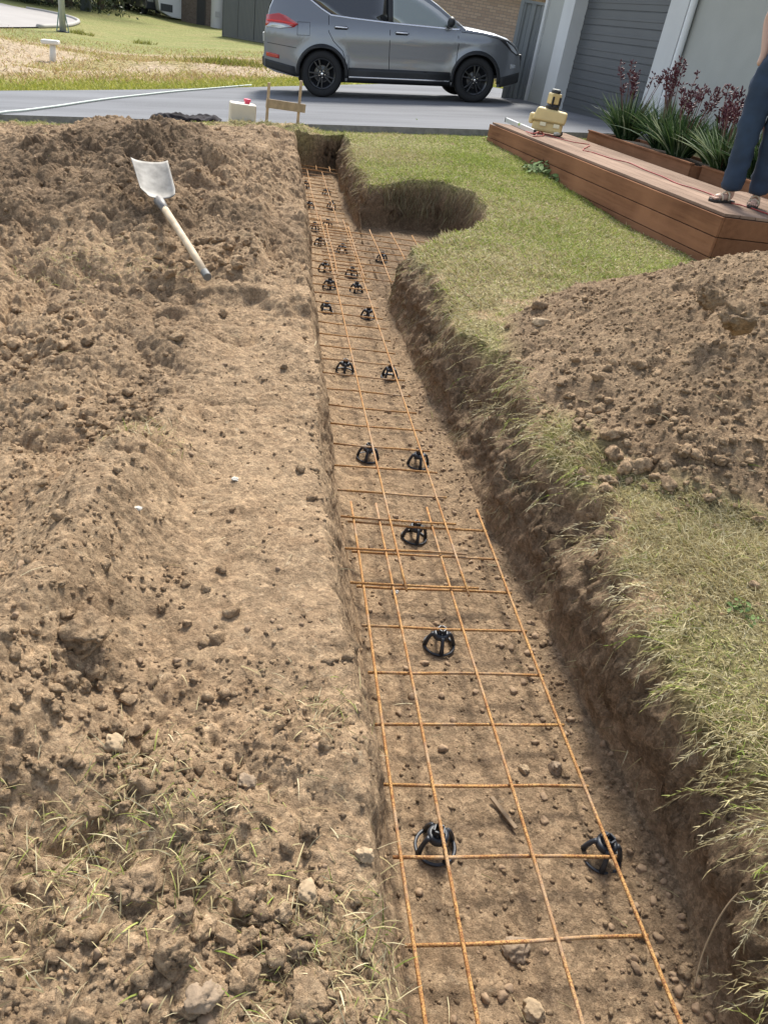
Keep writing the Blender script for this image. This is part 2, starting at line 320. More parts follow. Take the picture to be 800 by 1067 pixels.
# yard sheet: rows along the trench, columns packed where the banks are
def build_yard():
    ys = [-3, -2.2, -1.5, -.9, -.5, -.2, 0.0, .15]; y = .28
    while y < 10.60:
        ys.append(y); dy = min(.0031*(y+.35), .0078)
        if 7.25 < y < 7.8 or 9.85 < y < 10.45: dy = .0045
        y += dy
    ys.append(10.64); ys = np.array(ys)
    def seg(a, b, n, end=False): return a[:, None]+(b-a)[:, None]*np.linspace(0, 1, n, endpoint=end)[None]
    yy = np.maximum(ys, .3); o = np.ones_like(ys)
    wl = -.55-.30*yy; wr = 1.40+.36*yy; wr = np.minimum(wr, 4.2)
    xf = np.interp(ys, RF_Y, RF_X)
    X = np.hstack([wl[:, None]+(-9*o-wl)[:, None]*((np.linspace(1, 0, 60, endpoint=False))**2)[None], seg(wl, .17*o, 470), seg(.17*o, .44*o, 95), seg(.44*o, xf-.07, 130), seg(xf-.07, xf+.17, 95), seg(xf+.17, wr, 370), wr[:, None]+(9*o-wr)[:, None]*(np.linspace(0, 1, 110)**2)[None]])
    Y = np.repeat(ys[:, None], X.shape[1], 1)
    Z, fr, th, W, hm, sp = height(X, Y)
    # real overhangs and hollows in the banks: push steep soil sideways
    wall = 4*W*(1-W)
    X2 = X+wall*(.050*fbm(Y, Z, 7, 4, 2, .6)+.024*fbm(Y, Z, 30, 3, 4))*np.where(X > .65, 1, .5)-wall*np.where(X > .65, .02, 0)
    Y2 = Y+wall*.02*fbm(X, Z, 9, 3, 1)
    V = np.stack([X2, Y2, Z], -1).reshape(-1, 3); r, c = X.shape
    i = np.arange(r*c).reshape(r, c); Fq = np.stack([i[:-1, :-1], i[:-1, 1:], i[1:, 1:], i[1:, :-1]], -1).reshape(-1, 4)
    A = np.stack([fr, th, W], -1).reshape(-1, 3)
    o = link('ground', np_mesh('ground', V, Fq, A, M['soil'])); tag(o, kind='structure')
build_yard()
# ------------------------------------------------------------------ clods
ICO = {}
for sub in (1, 2, 3, 4):
    b_ = bmesh.new(); bmesh.ops.create_icosphere(b_, subdivisions=sub, radius=1); b_.verts.ensure_lookup_table()
    ICO[sub] = (np.array([v.co[:] for v in b_.verts]), np.array([[v.index for v in f.verts] for f in b_.faces])); b_.free()
def lump_shape(sub, seed, rough=.55):
    V, Fc = ICO[sub]; r = []
    for v in V:
        p = Vector(v)*1.1+Vector((seed*3.7, seed*1.3, -seed)); r.append(1+rough*mnoise.noise(p)+.7*rough*mnoise.noise(p*2.3)+.5*rough*mnoise.noise(p*5)+(.3*rough*mnoise.noise(p*11)+.2*rough*mnoise.noise(p*23) if sub > 3 else 0))
    W_ = V*np.array(r)[:, None]
    # a few flattened facets
    rr = np.random.default_rng(seed)
    for _ in range(4):
        n_ = rr.normal(size=3); n_ /= np.linalg.norm(n_); d = W_@n_; lim = .72; W_ = W_-np.outer(np.maximum(d-lim, 0), n_)*.8
    return W_, Fc
def rand_rot(n):
    q = rng.normal(size=(n, 4)); q /= np.linalg.norm(q, axis=1)[:, None]; a, b, c, d = q.T
    return np.stack([1-2*(c*c+d*d), 2*(b*c-a*d), 2*(b*d+a*c), 2*(b*c+a*d), 1-2*(b*b+d*d), 2*(c*d-a*b), 2*(b*d-a*c), 2*(c*d+a*b), 1-2*(b*b+c*c)], -1).reshape(n, 3, 3)
def scatter_clods(name, pts, rad, dark, sub=1, mt=None, label=None, flat=.8, sink=.42):
    Vs = []; Fs = []; As = []; off = 0; shapes = [lump_shape(sub, s+1) for s in range(9)]; pick = rng.integers(0, 9, len(pts))
    for s, (SV, SF) in enumerate(shapes):
        idx = np.where(pick == s)[0]
        if not len(idx): continue
        R_ = rand_rot(len(idx)); sc = rad[idx][:, None]*rng.uniform(.7, 1.25, (len(idx), 3))
        W_ = np.einsum('nij,nvj->nvi', R_, SV[None]*sc[:, None, :]); W_[:, :, 2] *= flat
        W_ += pts[idx][:, None, :]; W_[:, :, 2] += (rad[idx]*(flat-sink*1.3))[:, None]
        nv = len(SV); Vs.append(W_.reshape(-1, 3)); Fs.append((SF[None]+(off+np.arange(len(idx))*nv)[:, None, None]).reshape(-1, 3)); off += nv*len(idx)
        As.append(np.repeat(np.stack([dark[idx], 0*dark[idx], 0*dark[idx]], -1), nv, 0))
    o = link(name, np_mesh(name, np.vstack(Vs), np.vstack(Fs), np.vstack(As), mt or M['clod'], smooth=False)); tag(o, label, None, None, 'stuff'); return o
def cand(n, power=1.0, y0=.3, y1=10.4):
    """candidates spread over the visible wedge, denser towards the camera"""
    u = rng.random(n); y = y0+(y1-y0)*u**power; xl = -.55-.30*y; xr = np.minimum(1.5+.45*y, 4.2); x = xl+(xr-xl)*rng.random(n); return x, y
def clods(n, rmin, rmax, power, name, sub, lawn=.02, floor=.25, expo=2.4, label=None):
    x, y = cand(n, power); Z, fr, th, W, hm, sp = height(x, y)
    patch = sst(-.3, .35, fbm(x, y, 1.9, 3, 2))
    left = (x < .5)*(1-W); p = left*(.18+.82*patch)*(.55+.9*sp)+hm*.95+W*floor*(.3+.7*sst(.25, 0, np.abs(x-np.interp(y, RF_Y, RF_X))+.0))+(x > .6)*(1-W)*(1-hm)*lawn
    scr = (x > -.3)*(x < .2)*(y > 1.3)*(y < 3.9); p = p*np.where(scr, .22, 1); p *= (4*W*(1-W) < .6)
    k = rng.random(n) < p; x, y, Z, fr, hm, W = x[k], y[k], Z[k], fr[k], hm[k], W[k]
    r = rmin+(rmax-rmin)*rng.random(len(x))**expo
    r = np.where((W > .5), np.minimum(r, .018), r)
    dk = np.clip(.6*fr-.15+rng.normal(0, .16, len(x)), 0, 1)
    scatter_clods(name, np.stack([x, y, Z], -1), r, dk, sub, label=label)
clods(110000, .0018, .0085, 1.9, 'soil_crumbs', 1, lawn=.04, floor=.45, label='fine crumbs of dry brown soil over the diggings')
clods(10500, .005, .020, 1.5, 'soil_clods', 2, lawn=.03, floor=.035, expo=3.2, label='loose clods of brown soil over the banks and heaps')
clods(150, .020, .042, 1.05, 'large_soil_clods', 3, lawn=.004, floor=.0, expo=2.6, label='larger lumps of dug soil on the banks and heaps')
def gravel():
    n = 330; y = .5+3.4*rng.random(n)**1.3; x = np.interp(y, RF_Y, RF_X)-np.abs(rng.normal(0, .09, n)); k = rng.random(n) < .35; x = np.where(k, rng.uniform(.4, .95, n), x)
    m_ = 150; y2 = .5+8*rng.random(m_)**1.5; x2 = rng.uniform(-.55-.28*y2, .2); x = np.r_[x, x2]; y = np.r_[y, y2]; Z = height(x, y)[0]
    scatter_clods('gravel', np.column_stack([x, y, Z]), rng.uniform(.003, .013, len(x))**1.0, np.zeros(len(x)), 2, M['pebble'], 'small grey brown stones lying in the trench and on the dug soil', .75, .48)
gravel()
def clod_clusters():
    P = []; rr_ = []
    for px, py, sp_, n, r0, r1 in ((120, 780, .05, 60, .006, .018), (205, 1000, .05, 60, .007, .022), (300, 965, .05, 90, .006, .020), (330, 900, .04, 40, .005, .014), (270, 940, .03, 30, .008, .022), (60, 700, .07, 70, .006, .018), (20, 770, .06, 60, .006, .02),
            (160, 590, .06, 60, .005, .014), (230, 830, .05, 60, .005, .013), (120, 420, .10, 90, .008, .024), (40, 330, .16, 90, .010, .035), (220, 270, .16, 90, .010, .035), (360, 1030, .05, 50, .005, .014), (600, 430, .16, 70, .008, .026), (680, 480, .15, 70, .007, .022), (760, 490, .16, 60, .007, .022), (640, 470, .12, 30, .01, .034)):
        c = at(px, py, .36 if px < 500 else .42)
        for _ in range(n): P.append((c.x+random.gauss(0, sp_), c.y+random.gauss(0, sp_*1.2))); rr_.append(r0+(r1-r0)*random.random()**2)
    P = np.array(P); rr_ = np.array(rr_)*.9; kk_ = (rng.random(len(P)) < .65) | (P[:, 0] > .5); P = P[kk_]; rr_ = rr_[kk_]; H_ = height(P[:, 0], P[:, 1]); k = H_[3] < .3; P = P[k]; rr_ = rr_[k]
    scatter_clods('clod_clusters', np.column_stack([P, H_[0][k]]), rr_, np.clip(rng.normal(-.12, .15, len(P)), 0, 1), 3, label='clusters of broken soil clods on the dug ground', flat=.85, sink=.3)
clod_clusters()
# ------------------------------------------------------------------ blades
def blades(name, P, Dr, L, Wd, bend, colr, label=None, m=None, parent=None, kind='stuff'):
    """P base points, Dr unit growth directions, L lengths; four cross points along an arc that droops"""
    n = len(P); side = np.cross(Dr, rng.normal(size=(n, 3))); side /= np.linalg.norm(side, axis=1)[:, None]+1e-9
    g = np.zeros((n, 3)); g[:, 2] = -1
    Vs = []
    for k, t in enumerate((0, .35, .7, 1.0)):
        c = P+Dr*(L*t)[:, None]+g*(bend*L*t*t)[:, None]+side*0
        wv = (Wd*(1, .9, .6, .12)[k])[:, None]*side
        Vs += [c-wv*.5, c+wv*.5]
    V = np.stack(Vs, 1).reshape(-1, 3); q = np.array([[0, 1, 3, 2], [2, 3, 5, 4], [4, 5, 7, 6]])
    Fq = (q[None]+(np.arange(n)*8)[:, None, None]).reshape(-1, 4)
    o = link(name, np_mesh(name, V, Fq, np.repeat(colr, 8, 0), m or M['blade'], smooth=False), parent=parent)
    if kind: tag(o, label, None, None, kind)
    return o
def dirs(n, lean):
    a = rng.random(n)*2*PI; s = np.clip(np.abs(rng.normal(lean, .3, n)), .02, 3); d = np.stack([np.cos(a)*s, np.sin(a)*s, np.ones(n)], -1); return d/np.linalg.norm(d, axis=1)[:, None]
STRAW = np.array([(.54, .46, .25), (.44, .37, .19), (.61, .54, .34), (.32, .26, .14)]); GREEN = np.array([(.27, .335, .065), (.36, .41, .10), (.19, .245, .05), (.43, .45, .14)])
def grass_col(x, y, gb):
    n = len(x); g = rng.random(n) < gb; c = np.where(g[:, None], GREEN[rng.integers(0, 4, n)], STRAW[rng.integers(0, 4, n)]); return c*rng.uniform(.75, 1.2, (n, 1))
def lawn_grass(n, power, y0, y1, Lr, Wr, name, label):
    x, y = cand(n*2, power, y0, y1); x = np.where(y < 9.2, .85+(np.minimum(1.4+.32*y, 3.6)-.85)*rng.random(len(x)), x); Z, fr, th, W, hm, sp = height(x, y)
    dens = th*(.35+.65*sst(-.35, .25, fbm(x, y, 5, 3, 1)))+(x > .6)*(1-sst(.05, .3, W))*(1-hm)*.3
    k = (rng.random(len(x)) < dens) & (W < .3) & (hm < .5); x, y, Z = x[k], y[k], Z[k]
    dist = np.hypot(x, y)
    gb = np.clip(.26+.6*fbm(x, y, .9, 3, 4)+.25*sst(6, 10, y)+.42*sst(1.3, 2.6, x)*sst(3.5, 6, y), .05, .9)
    L = rng.uniform(*Lr, len(x))*(.7+.6*sst(-.4, .4, fbm(x, y, 3, 2, 2))); L[x < .6] *= 1.2
    blades(name, np.stack([x, y, Z-.004], -1), dirs(len(x), 1.1), L, rng.uniform(*Wr, len(x)), rng.uniform(.1, .5, len(x)), grass_col(x, y, gb), label)
lawn_grass(95000, 1.0, .4, 3.4, (.018, .055), (.0016, .0034), 'lawn_grass', 'short dry grass of the near lawn beside the trench')
lawn_grass(110000, .85, 3.4, 10.6, (.02, .06), (.003, .007), 'far_lawn_grass', 'short grass of the lawn towards the driveway')
# fringe hanging over the right bank, runners with side leaves
def fringe():
    P = []; D = []; L = []; Wd = []; C = []
    n = 1500; y = .45+9.0*rng.random(n)**1.5; xf = np.interp(y, RF_Y, RF_X)
    for i in range(n):
        yy = y[i]; x0 = xf[i]+float(np.interp(yy, [0, 1.3, 2, 4.4, 5.2, 10], [.05, .06, .14, .15, .09, .07]))+rng.uniform(-.03, .09); z0 = gz(x0+.03, yy)+rng.uniform(0, .02)
        if 5.0 < yy < 7.45: continue
        if rng.random() < .55*float(sst(-.1, .3, fbm(np.array([yy]), np.array([3.]), 1.6, 2, 1))[0]): continue
        th = rng.uniform(-.9, .9); p = np.array([x0, yy, z0]); d = np.array([-math.cos(th), math.sin(th), .25]); ln = rng.uniform(.04, .17)*(1.0 if yy > 1.5 else 1.15); m_ = int(ln/.014)
        dry = rng.random() < .88; base = STRAW[rng.integers(0, 4)] if dry else GREEN[rng.integers(0, 4)]
        base = base*rng.uniform(.8, 1.25)
        for k in range(m_):
            d = d+np.array([rng.normal(0, .12), rng.normal(0, .12), -.13]); d /= np.linalg.norm(d); q = p+d*.014
            P.append(p); D.append(d); L.append(.016); Wd.append(.0022); C.append(base*.85)
            if k > 1:
                for s in (-1, 1):
                    if rng.random() < .7:
                        sv = np.cross(d, (0, 0, 1))*s*rng.uniform(.2, .8)+d*1.0+np.array([0, 0, rng.uniform(-.3, .4)]); sv /= np.linalg.norm(sv)
                        P.append(q); D.append(sv); L.append(rng.uniform(.008, .022)); Wd.append(rng.uniform(.0012, .0024)); C.append(base*rng.uniform(.8, 1.2))
            p = q
    P, D, L, Wd, C = map(np.array, (P, D, L, Wd, C))
    blades('grass_fringe', P, D, L, Wd, np.full(len(P), .12), C, 'dry grass runners hanging over the right bank of the trench')
fringe()
def bank_roots():
    """fine roots and dead stems matted down the right bank"""
    P = []; D = []; L = []; Wd = []; C = []
    n = 30000; y = .45+9.4*rng.random(n)**1.15; x = np.interp(y, RF_Y, RF_X)+rng.uniform(-.01, .34, n); Z, fr, th, W, hm, sp = height(x, y)
    cl = sst(-.25, .3, fbm(x, y, 4.5, 3, 2)); dens = (.15+.85*sst(1.3, 2.4, y))*cl
    k = (W > .04) & (W < .93) & (rng.random(n) < dens) & ~((y > 5.0) & (y < 7.4) & (x > .98))
    for xx, yy, z0, w0 in zip(x[k], y[k], Z[k], W[k]):
        d = np.array([rng.uniform(-.9, -.1), rng.normal(0, .8), -1.+rng.uniform(-.2, .5)]); d /= np.linalg.norm(d)
        P.append((xx-.006, yy, z0+.006)); D.append(d); L.append(rng.uniform(.025, .10)*(1.2-.5*w0)); Wd.append(rng.uniform(.0012, .003)); C.append(STRAW[rng.integers(0, 4)]*rng.uniform(.45, 1.0))
    for i in range(1500):        # notch walls
        k = rng.integers(4, 9); a = np.array(NOTCH[k]); b = np.array(NOTCH[(k+1) % len(NOTCH)]); q = a+(b-a)*rng.random(); ctr = np.array((1.2, 6.4)); v = (ctr-q)/np.linalg.norm(ctr-q)
        p = np.array([*(q+v*.02), rng.uniform(.1, .38)]); d = np.array([v[0]*.3+rng.normal(0, .4), v[1]*.3+rng.normal(0, .2), -1]); d /= np.linalg.norm(d)
        P.append(p); D.append(d); L.append(rng.uniform(.04, .14)); Wd.append(rng.uniform(.002, .004)); C.append(STRAW[rng.integers(0, 4)]*rng.uniform(.35, .8))
    P, D, L, Wd, C = map(np.array, (P, D, L, Wd, C)); blades('bank_roots', P, D, L, Wd, np.full(len(P), .1), C, 'matted roots and dead stems on the cut banks')
bank_roots()
def litter():
    n = 12000; x, y = cand(n, 1.5, .4, 9.5); Z, fr, th, W, hm, sp = height(x, y)
    near = sst(1.5, .7, y)*(x < .3); pt = sst(.0, .4, fbm(x, y, 2.3, 3, 5))
    p = (x < .5)*(1-W)*(.04+.85*near*pt+.25*pt*sp)+hm*.12+W*.05
    k = rng.random(n) < p; x, y, Z = x[k], y[k], Z[k]; d = dirs(len(x), 1.8)
    blades('dry_grass_litter', np.stack([x, y, Z+.003], -1), d, rng.uniform(.02, .08, len(x)), rng.uniform(.0012, .0028, len(x)), rng.uniform(.2, .6, len(x)), grass_col(x, y, np.full(len(x), .03)), 'dry grass stems lying over the dug soil')
    # tufts of turf among the spoil
    P = []
    for (px, py, z, rr, m_) in ((150, 870, .3, .09, 330), (60, 900, .28, .12, 260), (350, 960, .3, .07, 200), (70, 240, .45, .16, 340), (170, 245, .5, .1, 150), (130, 800, .3, .08, 120), (390, 1010, .28, .07, 180), (215, 905, .3, .07, 120), (300, 1060, .3, .1, 200), (340, 740, .3, .06, 90), (30, 960, .28, .1, 180), (150, 455, .35, .07, 160), (430, 700, .3, .01, 1)):
        c = at(px, py, z)
        for _ in range(m_): P.append((c.x+random.gauss(0, rr), c.y+random.gauss(0, rr*.8)))
    P = np.array(P); Z = height(P[:, 0], P[:, 1]); k = Z[3] < .3; P = P[k]; z = Z[0][k]
    blades('turf_tufts', np.column_stack([P, z]), dirs(len(P), 1.0), rng.uniform(.025, .07, len(P)), rng.uniform(.0015, .003, len(P)), rng.uniform(.2, .6, len(P)), grass_col(P[:, 0], P[:, 1], np.full(len(P), .13)), 'scraps of turf left among the dug soil')
litter()
# ------------------------------------------------------------------ stones one can point at
def make_stone(px, py, size, m, label, flat=.7, z=None, dark=.2, sub=4, seed=0, group=None, cat='stone', name='stone'):
    p = at(px, py, .3 if z is None else z)
    for _ in range(6):
        zz = gz(p.x, p.y); p = at(px, py, zz)
    SV, SF = lump_shape(sub, seed+20, .4 if m is not M['clod'] else .5); rr = np.random.default_rng(seed)
    V = SV*np.array([1, rr.uniform(.7, 1), flat])*size/2
    o = link(name, np_mesh(name, V, SF, np.repeat([[dark, 0, 0]], len(V), 0), m), loc=(p.x, p.y, zz+size*flat*.22), rot=(rr.uniform(-.2, .2), rr.uniform(-.2, .2), rr.uniform(0, 6)))
    tag(o, label, cat, group); return o
ST = [(147, 922, .09, 'clod', 'broad flat pale clod among dry grass at lower left', .5), (90, 665, .12, 'clod', 'big rounded soil lump on the left berm', .6), (210, 1043, .055, 'stone2', 'grey angular stone at the bottom edge left of the trench', .7),
      (180, 1003, .062, 'clod', 'tall rough clod just above the grey bottom stone', .9), (310, 992, .032, 'stone', 'small rounded pale stone right of the clod cluster', .8), (380, 893, .032, 'stone', 'smooth stone alone on bare soil beside the trench edge', .8),
      (320, 931, .042, 'stone', 'yellowish stone in the clod cluster at lower left', .7), (255, 943, .055, 'clod', 'brown lump left of the yellowish stone', .8), (322, 866, .055, 'clod', 'flat topped clod above the yellowish stone', .6),
      (257, 816, .034, 'stone2', 'rounded grey stone in the middle of the left bank foreground', .7), (120, 777, .045, 'stone', 'pale brown stone below the big rounded lump', .8), (143, 530, .026, 'white', 'white stone chip on the left berm', .35),
      (770, 402, .05, 'white', 'white stone chip on the right soil heap', .35), (325, 1040, .08, 'clod', 'broad flat stone like clod at the bottom beside the trench', .45),
      (555, 1055, .05, 'stone', 'pale round stone at the bottom of the trench floor', .8), (535, 990, .06, 'stone2', 'wedge shaped grey stone under the nearest crossbar', .5), (545, 803, .03, 'stone', 'small stone on the trench floor left of a similar pair', .7),
      (578, 802, .04, 'stone2', 'upright oval stone near the foot of the right bank', .9), (411, 617, .028, 'white', 'white pebble on the trench floor by the lapped mesh', .6), (738, 314, .12, 'clod', 'large rounded clod high on the right soil heap', .7),
      (767, 338, .14, 'clod', 'largest dark clod at the right side of the heap', .65), (614, 418, .15, 'clod', 'lumpy clod at the foot of the right heap', .6), (786, 468, .13, 'clod', 'big smooth clod low on the heap at the right edge', .6),
      (656, 461, .12, 'clod', 'rounded clod where the heap meets the grass', .7), (562, 338, .09, 'stone', 'pale flat stone at the upper toe of the right heap', .45), (704, 507, .09, 'clod', 'low clod sitting in the grass below the right heap', .5), (245, 500, .028, 'white', 'small pale chip right of the berm', .4)]
for i, (px, py, s, m_, lb, fl) in enumerate(ST):
    make_stone(px, py, s, M[m_], lb, fl, dark=.4 if px > 560 and py < 520 else .1, seed=i, group='stones and clods that stand out', cat='clod' if m_ == 'clod' else 'stone', name='soil_clod' if m_ == 'clod' else 'stone', z=-.07 if 400 < px < 600 and py > 540 else None)
# ================================================================== reinforcing mesh
def rod(name, a, b, r, parent, sag=.004):
    a, b = Vector(a), Vector(b); n = max(2, int((b-a).length/.12)); pts = []
    d = (b-a).normalized(); s = d.cross(Vector((0, 0, 1)))
    k1, k2 = random.uniform(0, 6), random.uniform(0, 6)
    for i in range(n+1):
        t = i/n; p = a.lerp(b, t); pts.append(p+s*sag*math.sin(t*5+k1)*math.sin(t*PI)+Vector((0, 0, sag*.9*math.sin(t*7+k2))))
    bm = bmesh.new(); tube(bm, pts, r, 8); return fin(name, bm, M['rust'], parent, smooth=True)
def mesh_sheet(label, xs, y0, y1, ys, xa, xb, z=0, skew=0.0, rot=0, r=.0045, long_label=None):
    root = empty('reinforcing_mesh', (0, 0, z), (0, 0, rot)); tag(root, label, 'steel mesh', 'sheets of rusty steel mesh laid in the trench')
    for x in xs: rod('long_bar', (x+skew*y0, y0, .0085), (x+skew*y1, y1, .0085), r, root)
    for y in ys: rod('cross_bar', (xa+skew*y, y+random.uniform(-.004, .004), 0), (xb+skew*y, y+random.uniform(-.008, .008), 0), r*.95, root, .002)
    return root
mesh_sheet('nearest rusty mesh sheet with four long bars, its close end running out of view', (.395, .492, .692, .892), -.15, 2.45, [2.325-.191*i for i in range(13)], .375, .905, 0)
mesh_sheet('long rusty mesh sheet lapped over the end of the nearest one', (.545, .755), 1.90, 7.25, [1.945+.191*i for i in range(28)], .365, .800, .016, -.0075)
mesh_sheet('far rusty mesh sheet running up to the dark end wall of the trench', (.525, .70), 6.95, 9.72, [7.02+.191*i for i in range(14)], .37, .80, .004, -.0075)
mesh_sheet('square rusty mesh sheet laid from the trench into the side notch', (.53, .72, .91, 1.10, 1.29, 1.48), 5.35, 6.92, [5.42+.191*i for i in range(8)], .45, 1.62, .03)
mesh_sheet('short piece of rusty mesh standing out of the far end of the trench', (.38, .56, .72), 9.55, 9.93, [9.62, 9.86], .33, .80, .03)
# ------------------------------------------------------------------ bar chairs
def make_chair():
    root = empty('bar_chair'); m = M['plastic']
    bm = bmesh.new(); prof = [(.042, 0), (.050, 0), (.0515, .004), (.049, .0065), (.0435, .005)]; lathe(bm, prof, 36, close=True); fin('base_ring', bm, m, root, smooth=True)
    for k in range(4):
        bm = bmesh.new(); a = PI/4+k*PI/2; pts = []
        for t in (0, .3, .6, .85, 1): rr = .046-.022*t**1.6-.002*math.sin(t*PI); pts.append((rr*math.cos(a), rr*math.sin(a), .004+.046*math.sin(t*PI/2)))
        tube(bm, pts, .004, 6, [.008, .0065, .006, .0065, .008]); fin('leg', bm, m, root, smooth=True)
    bm = bmesh.new(); lathe(bm, [(.013, .040), (.0255, .040), (.0265, .048), (.024, .056), (.018, .0575), (.013, .056)], 24, close=True); fin('collar', bm, m, root, smooth=True)
    bm = bmesh.new()
    for k in range(4):
        mt = Matrix.Rotation(k*PI/2, 4, 'Z'); bx(bm, .0085, .013, -.0085, .0085, .052, .0735, mt); bx(bm, .013, .0165, -.003, .003, .052, .066, mt)
    bx(bm, -.011, .011, -.0018, .0018, .052, .062); bx(bm, -.0018, .0018, -.0112, .0112, .052, .0622)
    fin('saddle', bm, m, root, bevel=.0008, seg=1)
    return root
CH = [((453, 882), 'left one of the nearest pair, beside the left bank'), ((624, 893), 'right one of the nearest pair, by the foot of the bank'), ((457, 672), 'single one in the middle of the near mesh sheet'),
      ((431, 560), 'single one where the mesh sheets overlap'), ((383, 477), 'left one of the pair just beyond the overlap'), ((435, 484), 'right one of the pair just beyond the overlap'), ((359, 387), 'left one of the second pair beyond the overlap'),
      ((406, 393), 'right one of the second pair beyond the overlap'), ((339.5, 325), 'left one of the third pair, before the side notch'), ((383, 331), 'right one of the third pair, before the side notch'), ((343, 300), 'left one at the near edge of the square sheet'),
      ((371, 304), 'right one at the near edge of the square sheet'), ((338, 283), 'left one under the middle of the square sheet'), ((366, 288), 'middle one under the middle of the square sheet'), ((397, 275), 'one at the mouth of the side notch'),
      ((333, 256), 'left one under the far part of the square sheet'), ((356, 263), 'right one under the far part of the square sheet'), ((327, 240), 'left one just past the square sheet'), ((341, 237), 'right one just past the square sheet'),
      ((322, 217), 'left one of the last but one row'), ((345, 217), 'right one of the last but one row'), ((318, 196), 'left one nearest the dark end wall'), ((340, 203), 'right one nearest the dark end wall')]
chair0 = make_chair()
for i, ((px, py), lb) in enumerate(CH):
    o = chair0 if i == 0 else copy_tree(chair0); p = at(px, py, -.07); o.location = (p.x, p.y, max(-.072, gz(p.x, p.y)-.004)); o.rotation_euler = (random.uniform(-.04, .04), random.uniform(-.04, .04), .6+random.uniform(-.6, .6))
    tag(o, 'black plastic bar chair, '+lb, 'bar chair', 'black plastic bar chairs under the mesh')
# ------------------------------------------------------------------ shovel
M['wood'] = mat('shovel_wood', (.46, .36, .24), .7, var=.25, vscale=14, bump=.001, bscale=40)
M['steelpale'] = mat('worn_steel', (.27, .255, .23), .7, metal=.2, var=.4, vscale=14, bump=.001, bscale=20)
def shovel():
    zs, ze = .2, .2
    for _ in range(60):
        S = at(168, 212, zs); E = at(216, 288, ze); bad_s = bad_e = False
        for k in range(9):
            q = S.lerp(E, k/8)
            if gz(q.x, q.y) > q.z-.015: bad_s |= k < 5; bad_e |= k >= 4
        T = S+(S-E).normalized()*.28
        for dx in (-.12, 0, .12):
            for u in (.3, .7, 1):
                q = S.lerp(T, u)
                if gz(q.x+dx, q.y) > q.z-.0: bad_s = True
        zs += .012*bad_s; ze += .012*bad_e
    d = (E-S).normalized(); side = d.cross(Vector((0, 0, 1))).normalized(); up = side.cross(d).normalized()
    root = empty('shovel', S); root.matrix_world = Matrix(((side.x, d.x, up.x, S.x), (side.y, d.y, up.y, S.y), (side.z, d.z, up.z, S.z), (0, 0, 0, 1)))
    tag(root, 'square mouthed shovel with worn silvery blade lying on the left spoil heap', 'shovel')
    L = (E-S).length
    bm = bmesh.new(); tube(bm, [(0, .0, 0), (0, L*.3, .004), (0, L*.7, .006), (0, L-.02, 0)], .019, 12, [.021, .019, .0185, .019]); fin('handle', bm, M['wood'], root, smooth=True)
    bm = bmesh.new(); beam(bm, (0, L-.05, 0), (0, L+.01, 0), .0205, 12); fin('end_cap', bm, mat('dark_grip', (.12, .12, .11), .6), root, bevel=.004)
    bm = bmesh.new(); tube(bm, [(0, .10, 0), (0, 0, 0), (0, -.05, -.004)], .024, 10, [.022, .026, .030]); fin('socket', bm, mat('socket_steel', (.20, .19, .18), .6, metal=.4), root, smooth=True)
    nx, ny = 17, 19; V = []
    for j in range(ny):
        t = j/(ny-1)
        for i in range(nx):
            u = i/(nx-1)*2-1; wd = .080+.016*min(1, t*4)+.008*t
            shoulder = -.04+.05*(abs(u)**3)*(1-min(1, t*6))*-1
            V.append((u*wd, -.035-.26*t+(.02*abs(u)**4)*(1-t), .016*u*u*(1-.35*t)+.018*(abs(u)**6)*(1-.6*t)-.008+.13*t+.02*max(0, 1-t*5)))
    V = np.array(V); i = np.arange(nx*ny).reshape(ny, nx); Fq = np.stack([i[:-1, :-1], i[:-1, 1:], i[1:, 1:], i[1:, :-1]], -1).reshape(-1, 4)
    o = link('blade', np_mesh('blade', V, Fq, None, M['steelpale']), parent=root); so_ = o.modifiers.new('s', 'SOLIDIFY'); so_.thickness = .003
shovel()
# ================================================================== driveway and far ground
def sheet(name, xs, ys, zf, m, kind='structure', attr=None, smooth=True):
    X, Y = np.meshgrid(xs, ys); Z = zf(X, Y); r, c = X.shape; i = np.arange(r*c).reshape(r, c)
    o = link(name, np_mesh(name, np.stack([X, Y, Z], -1).reshape(-1, 3), np.stack([i[:-1, :-1], i[:-1, 1:], i[1:, 1:], i[1:, :-1]], -1).reshape(-1, 4), attr(X, Y) if attr else None, m, smooth)); tag(o, kind=kind); return o
def far_edge(x): return np.interp(x, [-60, -12, -4.3, -2.2, 1.3, 3.6, 5.5, 30], [10.5, 11.8, 14.5, 15.9, 19.0, 20.9, 21.5, 24])
def driveway():
    xs = np.concatenate([np.linspace(-40, -8, 9), np.linspace(-7, 9, 60)]); V = []; Fq = []
    ny = 24
    for x in xs:
        ye = float(far_edge(x)); yn = DR0
        for j in range(ny):
            y = yn+(ye-yn)*j/(ny-1); V.append((x, y, float(drive_z(x, y))+.012))
    for i in range(len(xs)-1):
        for j in range(ny-1): a = i*ny+j; Fq.append((a, a+ny, a+ny+1, a+1))
    n0 = len(V)
    o = link('driveway', np_mesh('driveway', np.array(V), np.array(Fq), None, M['concrete'])); tag(o, kind='structure')
    V = []; Fq = []
    for i, x in enumerate(xs): z = float(drive_z(x, DR0))+.010; V += [(x, DR0, z), (x, DR0-.006, z-.16)]
    for i in range(len(xs)-1): Fq.append((2*i, 2*i+1, 2*i+3, 2*i+2))
    link('slab_edge', np_mesh('slab_edge', np.array(V), np.array(Fq), None, M['slabedge']))
    tag(bpy.data.objects['slab_edge'], kind='structure')
driveway()
